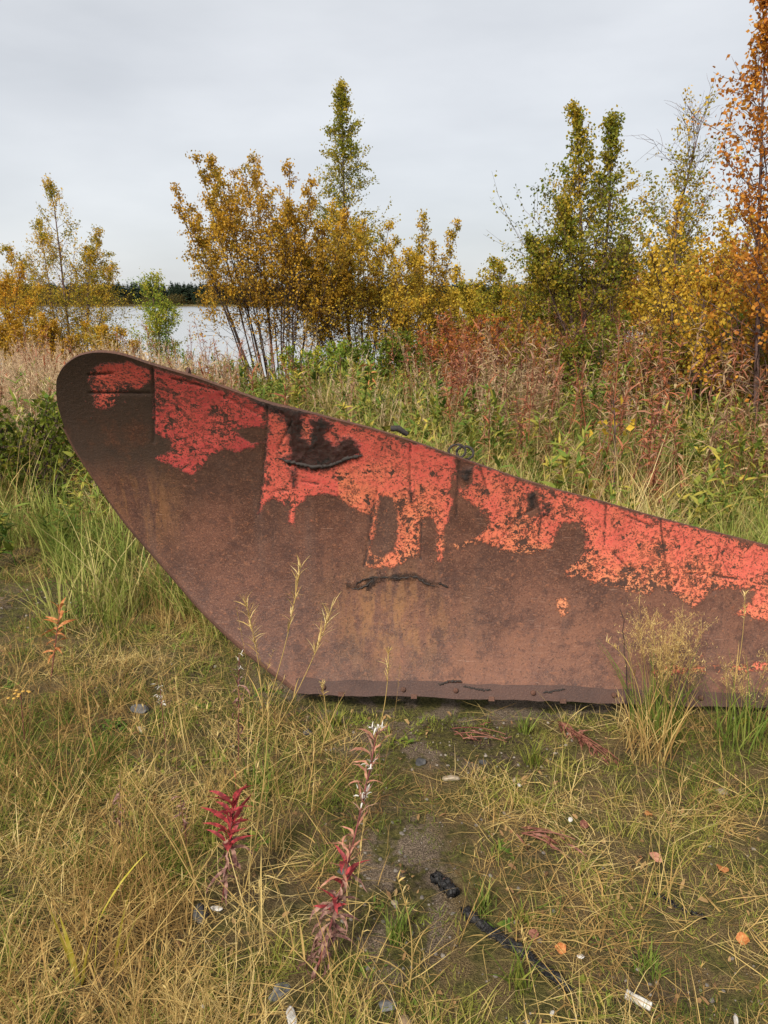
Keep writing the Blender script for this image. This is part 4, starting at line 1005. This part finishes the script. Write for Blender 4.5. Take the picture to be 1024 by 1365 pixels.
CR = leaf_set('crimson', M_CRIM, .15, .6, .03); PU = leaf_set('purple', M_PURP, .14, 1.6, .05); OR = leaf_set('orange', M_ORNG, .16, .7, .02)
SA = leaf_set('salmon', M_SALM, .11, .9, .05); DR = leaf_set('dullred', M_DRED, .10, .6, .06)
fireweed('bright crimson leaved fireweed in the foreground grass on the left', -.455, 1.73, (.05, .03, .34), [(.22, .62, 20, .08, PU, (-.9, .3)), (.5, .98, 30, .095, CR, (.75, 1.35))], seed=1, srad=.003)
fireweed('tall leaning fireweed with red and withered purple leaves in the centre foreground', -.18, 1.475, (.165, .10, .66), [(.08, .44, 40, .085, PU, (-1.1, .4)), (.28, .5, 9, .085, CR, (.3, 1.2)), (.4, .62, 14, .07, SA, (.3, 1.2)), (.72, .98, 16, .06, SA, (.6, 1.3))], pods=46, fluff=46, seed=2, srad=.0034, bow=(.012, 0, 0))
fireweed('withered purple fireweed with white fluff left of the plow cutting edge', -.531, 2.39, (.02, .02, .42), [(.25, .8, 14, .06, PU, (-.9, .2))], pods=18, fluff=14, seed=3, srad=.0024)
fireweed('small dark purple withered fireweed low in the left foreground', -.838, 1.99, (.03, .0, .2), [(.35, 1, 18, .05, PU, (-.7, .3))], seed=4, srad=.002)
fireweed('small brown withered fireweed between the crimson one and the left edge', -.60, 1.93, (-.01, .0, .2), [(.4, 1, 12, .045, PU, (-.7, .3))], seed=5, srad=.0018)
fireweed('thin fireweed tipped with a white tuft left in the foreground', -.81, 2.45, (-.01, .02, .26), [(.3, .6, 4, .04, PU, (-.9, .2))], fluff=26, seed=6, srad=.0018)
fireweed('orange leaved fireweed in the grass left of the plow', -1.50, 3.05, (.07, .03, .34), [(.3, 1, 26, .08, OR, (.2, 1.1))], seed=7, srad=.003)
fireweed('orange brown fireweed behind the lower left edge of the plow', -2.6, 6.2, (.02, 0, .62), [(.2, 1, 30, .12, OR, (-.6, .8))], seed=8, srad=.004)
for k, (px, Y, h, L, lab, ls) in enumerate([(885, 6.1, .82, .13, 'salmon red fireweed behind the right half of the plow', SA), (950, 7.3, 1.0, .13, 'pinkish fireweed below the sapling nearest to the right edge', SA), (986, 6.0, .78, .11, 'thin brown red fireweed close to the right edge behind the plow', DR), (495, 9.6, .85, .15, 'rust orange fireweed at the foot of the central bushes', OR), (720, 9.0, 1.0, .13, 'salmon fireweed left of the two topped birch trunks', SA),
        (618, 9.2, 1.0, .15, 'leftmost of the red brown fireweeds right of the central bushes', DR), (640, 8.8, 1.05, .15, 'red brown fireweed, second from the left of its patch', DR), (660, 9.4, 1.1, .15, 'red brown fireweed in the middle of its patch', DR), (680, 9.0, 1.0, .15, 'red brown fireweed, second from the right of its patch', DR), (700, 9.6, 1.05, .15, 'rightmost of the red brown fireweeds, nearest the two topped birch', DR), (300, 9.0, .75, .12, 'pink red fireweed seen over the plow top in front of the water', SA)]):
    fireweed(lab, wx(px, Y), Y, (.05 * math.sin(k * 2), .0, h), [(.2, 1, 34, L, ls, (-.9, .9))], group='coloured fireweeds behind the plow', seed=20 + k, srad=.005, pods=14)
make_tree('aspen_sapling', 'little sapling with a few bright yellow leaves behind the plow', 'sapling', (wx(832, 5.6), 5.6), [(0, 0, .05, 0, .95, .006)], .2, [YELLOW[2], YELLOW[3], YELLOW[3], GREEN[2], YELLOW[3]], None, start=.45, nb=9, twigs=1, leaves=1.2, seed=77, size=(.05, .075))

def grass_stalk(label, x, y, top, head=.3, nb=26, L=.05, rad=.0021, leaves=3, seed=0, group='single dry grass stalks', mat=None, bow=(.02, 0, 0)):
    r = np.random.default_rng(seed); z = float(gh(x, y)) - .01
    root = empty('grass_stalk', (x, y, z)); tag(root, label, 'grass stalk', group)
    ln = stem_pts((0, 0, 0), top, bow, 11)
    g = MB(); g.add(*tube(ln, np.linspace(rad, rad * .45, 11), 4), fa=.6); g.build('stem', mat or M_STRAW, root)
    g = MB(); k = int(10 * (1 - head)); panicle(g, ln[k], ln[-1], int(nb * 1.7), L * 1.15, .0026, .72, r); tag(g.build('seed_head', mat or M_STRAW, root), kind='stuff')
    for j in range(leaves):
        g = MB(); b = ln[r.integers(1, 6)][None]
        V, q, bi = blades(1, (.1, .22), (.4, .2), (.4, 1.6), (.0025, .004), 0, 5, r, b); g.add(V, q, .5); g.build('leaf_blade', mat or M_STRAW, root)
grass_stalk('tallest pale grass stalk leaning right before the plow face', -.498, 2.60, (.19, .02, .70), .32, 30, .07, seed=1)
grass_stalk('pale grass stalk with twin plumes left of the tallest stalk', -.475, 2.60, (-.045, .0, .58), .35, 40, .06, seed=2)
grass_stalk('pale grass stalk with wide open seed head right of the tallest stalk', -.44, 2.58, (.25, .02, .55), .4, 30, .09, seed=3)
grass_stalk('short straight grass stalk before the left end of the cutting edge', -.238, 2.45, (.01, .0, .30), .25, 16, .03, seed=4)
grass_stalk('thin grass stalk crossing the cutting edge above the leaning fireweed', -.05, 2.42, (.065, .02, .43), .25, 18, .04, seed=5)
grass_stalk('upright thin grass stalk before the right end of the plow', 1.36, 2.66, (.01, .0, .58), .2, 14, .03, seed=6)
grass_stalk('slanting thin grass stalk nearest the right edge before the plow', 1.50, 2.62, (.08, .0, .52), .2, 14, .03, seed=7)
grass_stalk('bent pale grass stalk arching left in front of the tall grass clump', 1.0, 2.55, (-.17, .02, .40), .15, 8, .03, seed=8, bow=(.03, 0, .06))
grass_stalk('long straw stalk leaning left across the left foreground', -.45, 1.66, (-.33, .25, .36), .12, 8, .02, seed=9, bow=(0, 0, .02))
grass_stalk('long straw stalk standing beside the crimson fireweed', -.40, 1.75, (.07, .18, .58), .2, 12, .03, seed=10)
grass_stalk('straw stalk leaning right at the bottom left corner', -.72, 1.40, (.30, .22, .30), .15, 8, .02, seed=11)
grass_stalk('thin straw stalk standing left of the burnt stick', .06, 1.45, (-.03, .0, .34), .25, 12, .02, seed=12)
grass_stalk('low straw stalk slanting over the bottom centre', -.1, 1.42, (-.28, .1, .22), .12, 6, .02, seed=13)

def clump(label, x, y, n, length, nst, sh, spread, L, seed, mat=None):
    r = np.random.default_rng(seed); z = float(gh(x, y)) - .01
    root = empty('grass_clump', (x, y, z)); tag(root, label, 'grass clump', 'grass clumps in front of the plow')
    g = MB(); V, q, bi = blades(n, length, (.18, .14), (.1, 1.0), (.002, .0038), spread, 5, r); g.add(V, q, r.uniform(.1, .8, n)[bi]); tag(g.build('leaf_blades', mat or M_TALL, root), kind='stuff')
    st = MB(); hd = MB()
    for k in range(nst):
        az = r.uniform(0, 6.28); ln = stem_line(r.uniform(*sh), abs(r.normal(.16, .12)), az, 9, r.uniform(0, .3)) + np.append(r.normal(0, spread * .5, 2), 0)
        st.add(*tube(ln, np.linspace(.0013, .0005, 9), 3), fa=.5); 
        nb = 26; t = np.sort(r.random(nb)); b = ln[5] + (ln[-1] - ln[5]) * t[:, None]
        V, q, bi = blades(nb, (L * .4, L), (.7, .25), (.0, .5), (.0007, .0011), 0, 2, r, b); hd.add(V, q, .6)
        tips = V.reshape(nb, 6, 3)
        for f in (2, 4, 5):
            V2, q2, b2 = blades(nb * 2, (.006, .014), (.8, .5), (0, .5), (.0018, .003), 0, 1, r, np.repeat(tips[:, f], 2, 0) + r.normal(0, .006, (nb * 2, 3))); hd.add(V2, q2, np.clip(.55 + r.normal(0, .2, nb * 2), 0, 1)[b2])
    if nst:
        tag(st.build('flower_stems', M_STRAW, root), kind='stuff'); tag(hd.build('seed_heads', M_STRAW, root), kind='stuff')
clump('tall green grass clump with airy golden seed heads before the plow', 1.08, 2.62, 110, (.18, .42), 20, (.36, .56), .10, .085, 1)
clump('yellow green grass clump right of the airy golden clump', 1.36, 2.5, 90, (.15, .36), 5, (.3, .45), .11, .05, 2)
clump('straw coloured grass clump at the right edge before the plow', 1.62, 2.45, 90, (.15, .38), 6, (.3, .5), .12, .05, 3, M_STRAW)
clump('dense straw grass clump between the red stalks and the airy clump', .98, 2.42, 80, (.12, .30), 0, (.3, .5), .10, .05, 4, M_STRAW)
for k, (x, y, h, lab) in enumerate([(.56, 2.62, .12, 'small green grass tuft under the plow edge beside the red stalks'), (.54, 2.38, .13, 'spiky green grass tuft in front of the red stalks'), (.03, 1.60, .12, 'green grass tuft on the bare soil left of the burnt stick'), (.33, 1.46, .14, 'green grass tuft in front of the burnt stick'), (.27, 1.70, .09, 'tiny bright green tuft behind the burnt stick'), (.37, 1.66, .07, 'tiniest bright green tuft, right behind the burnt stick'), (-.42, 2.2, .24, 'wide green grass tuft behind the crimson fireweed'), (-.2, 2.68, .12, 'small green tuft under the left end of the cutting edge'), (.66, 1.5, .09, 'small green tuft above the white paper tube'), (-1.35, 3.45, .3, 'olive grass tuft behind the orange fireweed')]):
    clump(lab, x, y, 46, (h * .5, h * 1.15), 0, (0, 0), .03 if h < .2 else .06, 0, 40 + k, M_GREEN if k % 2 else M_TALL)
def plain_plant(name, label, cat, x, y, mk):
    root = empty(name, (x, y, float(gh(x, y)) - .005)); tag(root, label, cat); mk(root); return root
def reed(root):
    r = np.random.default_rng(5)
    for k, (dx, dy, az, L, th, cv, w) in enumerate([(0, 0, .35, .40, .12, .75, .018), (-.01, 0, 2.6, .2, .1, .2, .012), (-.015, .01, 3.0, .26, .22, .0, .014), (.07, .03, .5, .28, .12, .3, .014), (.075, .03, .9, .2, .3, .6, .006), (.03, 0, .2, .26, .1, .1, .005)]):
        g = MB(); V, q, bi = blades(1, (L, L), (th, .001), (cv, cv + .01), (w, w), 0, 8, r, np.array([[dx, dy, 0.]]), np.array([az])); g.add(V, q); g.build('blade', M_YELL, root)
plain_plant('yellow_grass', 'bright yellow broad bladed grass in the bottom left foreground', 'grass clump', -.745, 1.47, reed)
def dark(root):
    g = MB(); ln = stem_pts((0, 0, 0), (-.06, .02, .50), (.015, 0, 0), 12); ln[1:-1, 0] += np.random.default_rng(3).normal(0, .003, 10)
    g.add(*tube(ln, np.linspace(.004, .0015, 12), 5)); g.build('stem', M_DARKSTEM, root)
    for k, f in enumerate((4, 6, 8, 9)):
        child('leaf', DR[k % 4], root, ln[f].tolist(), (0, -.5, k * 2.1), (.035, .04, .035))
plain_plant('bare_stem', 'dark bare stem standing before the plow beside the airy grass', 'plant stem', .975, 2.68, dark)
def tansy(root):
    g = MB(); g.add(*tube(stem_pts((0, 0, 0), (.01, 0, .22)), .0018, 4)); g.build('stem', M_STEM, root)
    r = np.random.default_rng(8)
    for k in range(9):
        child('flower_head', TANSY, root, (.01 + r.normal(0, .02), r.normal(0, .015), .22 + r.normal(0, .006)), (0, 0, k), (.008, .008, .005))
M_TANSY = mottled('ochre_flower', (.34, .18, .03), (.50, .30, .06), 200, .0)
TANSY = rock_mesh('flower_head', 3, 1, (1, 1, .7), M_TANSY, .1)
plain_plant('withered_tansy', 'ochre withered flower cluster at the left edge of the foreground', 'flower', -1.36, 2.5, tansy)

# fallen stalks
def fallen(label, a, b, n, L, seed):
    r = np.random.default_rng(seed); x, y = a; z = float(gh(x, y))
    root = empty('fallen_fireweed', (x, y, z)); tag(root, label, 'dead stalk', 'fallen red stalks')
    d = np.array([b[0] - x, b[1] - y]); az = math.atan2(d[1], d[0]); ln_ = np.linalg.norm(d)
    for k in range(3):
        g = MB(); o = r.normal(0, .012, 2); e = r.normal(0, .02, 2)
        g.add(*tube(stem_pts((o[0], o[1], .015), (d[0] + e[0], d[1] + e[1], .02 + .015 * k), (0, 0, .015)), np.linspace(.003, .0015, 9), 5)); g.build('stem', M_DRED, root)
    for k in range(n):
        f = r.random() ** 1.4; s = L * r.uniform(.6, 1.2)
        child('leaf', DR[r.integers(0, 4)], root, (d[0] * f + r.normal(0, .012), d[1] * f + r.normal(0, .012), .022 + .025 * r.random()), (r.normal(0, .8), r.normal(0, .2), az + r.normal(0, .45)), (s, s, s))
fallen('bundle of dead dark red stalks under the plow edge', (.70, 2.66), (.86, 2.34), 42, .09, 1)
fallen('small heap of dead red leaves lying on the straw in the middle right', (.43, 2.0), (.56, 1.93), 18, .07, 2)
fallen('dead red brown stalk lying under the middle of the plow', (.28, 2.58), (.46, 2.53), 12, .06, 3)

# ================================================================== STONES, STICK, LITTER
def stone_mat(name, a, b, scale=40):
    m = NT(name); n = m.noise(scale, 5, .65, m.obj()); return m.finish(m.principled(m.mix(m.maprange(n, .35, .65), a, b), .85, .25, m.bump(n, .012, .8)))
M_PALE = stone_mat('pale_stone', (.20, .155, .10), (.40, .33, .24), 14)
M_GREY = stone_mat('grey_stone', (.07, .07, .07), (.19, .185, .18), 14)
M_DGREY = stone_mat('dark_stone', (.03, .03, .032), (.10, .095, .09), 14)
M_TAN = stone_mat('tan_stone', (.20, .13, .07), (.36, .27, .17), 14)
for k, (x, y, sx, sy, sz, mt, lab) in enumerate([(.233, 2.30, .036, .024, .016, M_PALE, 'pale cream stone on the moss before the plow'), (.136, 2.38, .034, .03, .018, M_DGREY, 'dark flat stone left of the pale cream stone'), (.361, 2.40, .02, .016, .012, M_DGREY, 'small dark stone right of the pale cream stone'), (-.256, 1.45, .038, .028, .018, M_GREY, 'grey flat stone at the foot of the leaning fireweed'), (-.50, 1.68, .04, .03, .02, M_DGREY, 'dark stone in the grass below the crimson fireweed'), (.005, 1.40, .03, .02, .014, M_GREY, 'grey stone at the bottom centre'), (.05, 1.355, .045, .025, .02, M_TAN, 'tan stone cut by the bottom edge of the picture'), (-1.005, 2.76, .05, .032, .022, M_GREY, 'bluish grey stone in the grass left of the plow'), (-.30, 2.60, .03, .022, .016, M_DGREY, 'dark stone below the left end of the cutting edge'), (-.95, 2.6, .03, .02, .014, M_PALE, 'buff stone beside the bluish grey stone'), (-.12, 1.85, .03, .022, .014, M_DGREY, 'dark stone on the soil right of the crimson fireweed'), (-2.5, 6.3, .24, .2, .17, M_PALE, 'pale boulder in the grass behind the left edge of the plow'), (1.15, 2.2, .03, .022, .016, M_PALE, 'buff stone in the straw at the right'), (.46, 2.29, .016, .012, .01, M_PALE, 'tiny pale stone beside the spiky green tuft'), (.03, 1.72, .014, .012, .009, M_PALE, 'little whitish pebble on the bare patch')]):
    o = bpy.data.objects.new('boulder' if sx > .2 else 'stone', rock_mesh('stone', 200 + k, 3, (sx * .8, sy * .8, sz * .9), mt, .42)); COL.objects.link(o)
    o.location = (x, y, float(gh(x, y)) + sz * .12); o.rotation_euler = (0, 0, k * 1.3); tag(o, lab, 'stone', None if sx > .2 else 'loose stones')

m = NT('charred_wood'); v = m.obj(); n = m.noise(45, 5, .7, v); vo = m.node('ShaderNodeTexVoronoi', feature='DISTANCE_TO_EDGE'); vo.inputs['Scale'].default_value = 70; m.link(v, vo.inputs['Vector'])
M_CHAR = m.finish(m.principled(m.mix(m.maprange(n, .4, .75), (.008, .0075, .008), (.045, .04, .038)), .6, .45, m.bump(m.math('ADD', n, m.math('MULTIPLY', m.maprange(vo.outputs[0], 0, .12), .8)), .006)))
M_CHARB = mottled('scorched_brown_wood', (.06, .03, .025), (.17, .10, .08), 60, 0.0, .8)
def stick(name, label, path, rad, seed, capmat=None):
    r = np.random.default_rng(seed); path = np.array(path); n = 46; t = np.linspace(0, len(path) - 1, n)
    p = np.stack([np.interp(t, range(len(path)), path[:, c]) for c in range(2)], -1) + r.normal(0, .0022, (n, 2))
    z = gh(p[:, 0], p[:, 1]) + rad * (.25 + .7 * fbm(np.arange(n) * .22, np.zeros(n) + 5, seed + 9))
    g = MB(); V, q = tube(np.column_stack([p, z]), rad * (.75 + .5 * fbm(np.arange(n) * .35, np.zeros(n), seed)) * np.minimum(1, np.minimum(np.arange(n) + .3, n - .7 - np.arange(n)) / 2.5), 12)
    d = r.normal(0, .0024, V.shape); org = V.mean(0).copy(); org[2] = float(gh(org[0], org[1]))
    root = empty(name, org.tolist()); tag(root, label, 'stick')
    g.add(V + d - org, q); g.build('charred_wood', M_CHAR, root)
    if capmat:
        g = MB(); k = n // 4; c = np.column_stack([p, z])[k:k + 14]; g.add(*tube(c + np.array([.004, -.002, rad * .55]), rad * .5 * np.sin(np.linspace(.2, 2.9, 14)), 6)); g.mesh; 
        g.v = [w - org for w in g.v]; g.build('bare_wood', capmat, root)
stick('burnt_stub', 'short charred wood stub with a brown scar on the bare soil', [(.150, 1.815), (.175, 1.785), (.20, 1.75)], .017, 1, M_CHARB)
stick('burnt_stick', 'long charred black stick lying in the moss at the lower right', [(.213, 1.705), (.27, 1.64), (.345, 1.562), (.40, 1.50), (.455, 1.445)], .013, 2)
stick('twig', 'thin dark twig lying flat at the right of the foreground', [(.76, 1.76), (.82, 1.70), (.87, 1.66)], .0035, 3)

M_WHITE = stone_mat('weathered_white_paper', (.36, .33, .28), (.66, .64, .60), 30)
def paper_tube(root):
    a, b = np.array([-.024, .017, .012]), np.array([.026, -.018, .012])
    for u0, u1, rr, nm in ((0, .16, .0115, 'end_ring'), (.17, 1, .0105, 'tube')):
        g = MB(); p0 = a + (b - a) * u0; p1 = a + (b - a) * u1
        g.add(*tube([p0, p0 + (p1 - p0) * .02, p1 - (p1 - p0) * .02, p1], [rr * .6, rr, rr * .97, rr * .55], 14)); g.build(nm, M_WHITE, root)
plain_plant('paper_tube', 'dirty white paper tube lying at the lower right', 'litter', .61, 1.418, paper_tube)
for k, (x, y, sx, sy, lab) in enumerate([(.505, 1.546, .016, .009, 'white scrap on the moss behind the paper tube'), (.396, 1.381, .014, .007, 'white scrap at the bottom left of the paper tube'), (.815, 1.357, .03, .007, 'long pale scrap at the bottom right corner'), (-.431, 1.402, .009, .007, 'tiny white scrap at the bottom left'), (-.217, 1.375, .018, .034, 'speckled white bark scrap at the bottom, left of the leaning fireweed'), (.60, 2.06, .016, .010, 'white scrap on the straw by the red leaf heap'), (.47, 2.25, .012, .010, 'white scrap right of the pale cream stone'), (-.46, 1.70, .03, .012, 'pale bark scrap under the crimson fireweed')]):
    o = bpy.data.objects.new('scrap', rock_mesh('scrap', 300 + k, 2, (sx * .75, sy * .8, .0035), M_WHITE, .35)); COL.objects.link(o)
    o.location = (x, y, float(gh(x, y)) + .008); o.rotation_euler = (.15, .1, k * .9 if k not in (2, 4) else (-.5, 0, 1.2, 0, .3)[k]); tag(o, lab, 'litter', 'pale scraps')
for k, (x, y, s, mt, lab) in enumerate([(.912, 1.576, .034, M_ORNG, 'round orange brown fallen leaf at the lower right'), (.848, 2.062, .03, M_ORNG, 'orange fallen leaf in the straw at the right'), (.465, 1.545, .032, M_ORNG, 'brown orange fallen leaf beside the burnt stick'), (1.45, 2.65, .035, M_YELL, 'pale yellow fallen leaf caught in the right grass'), (.40, 1.62, .03, M_DRED, 'dull red fallen leaf behind the burnt stick'), (.80, 1.90, .035, M_SALM, 'pinkish fallen leaf on the straw at the right'), (.62, 2.02, .03, M_DRED, 'curled dark red fallen leaf right of the red leaf heap'), (.98, 1.80, .04, M_ORNG, 'orange leaf near the right edge of the foreground')]):
    o = bpy.data.objects.new('fallen_leaf', leaf_mesh('fallen_leaf', mt, 1, .75, .3, .2, .01, 60 + k)); COL.objects.link(o)
    o.location = (x, y, float(gh(x, y)) + .02); o.rotation_euler = (.2, .1, k * 1.1); o.scale = (s * 1.2, s * 1.2, s * 1.2); tag(o, lab, 'leaf', 'fallen leaves lying singly')
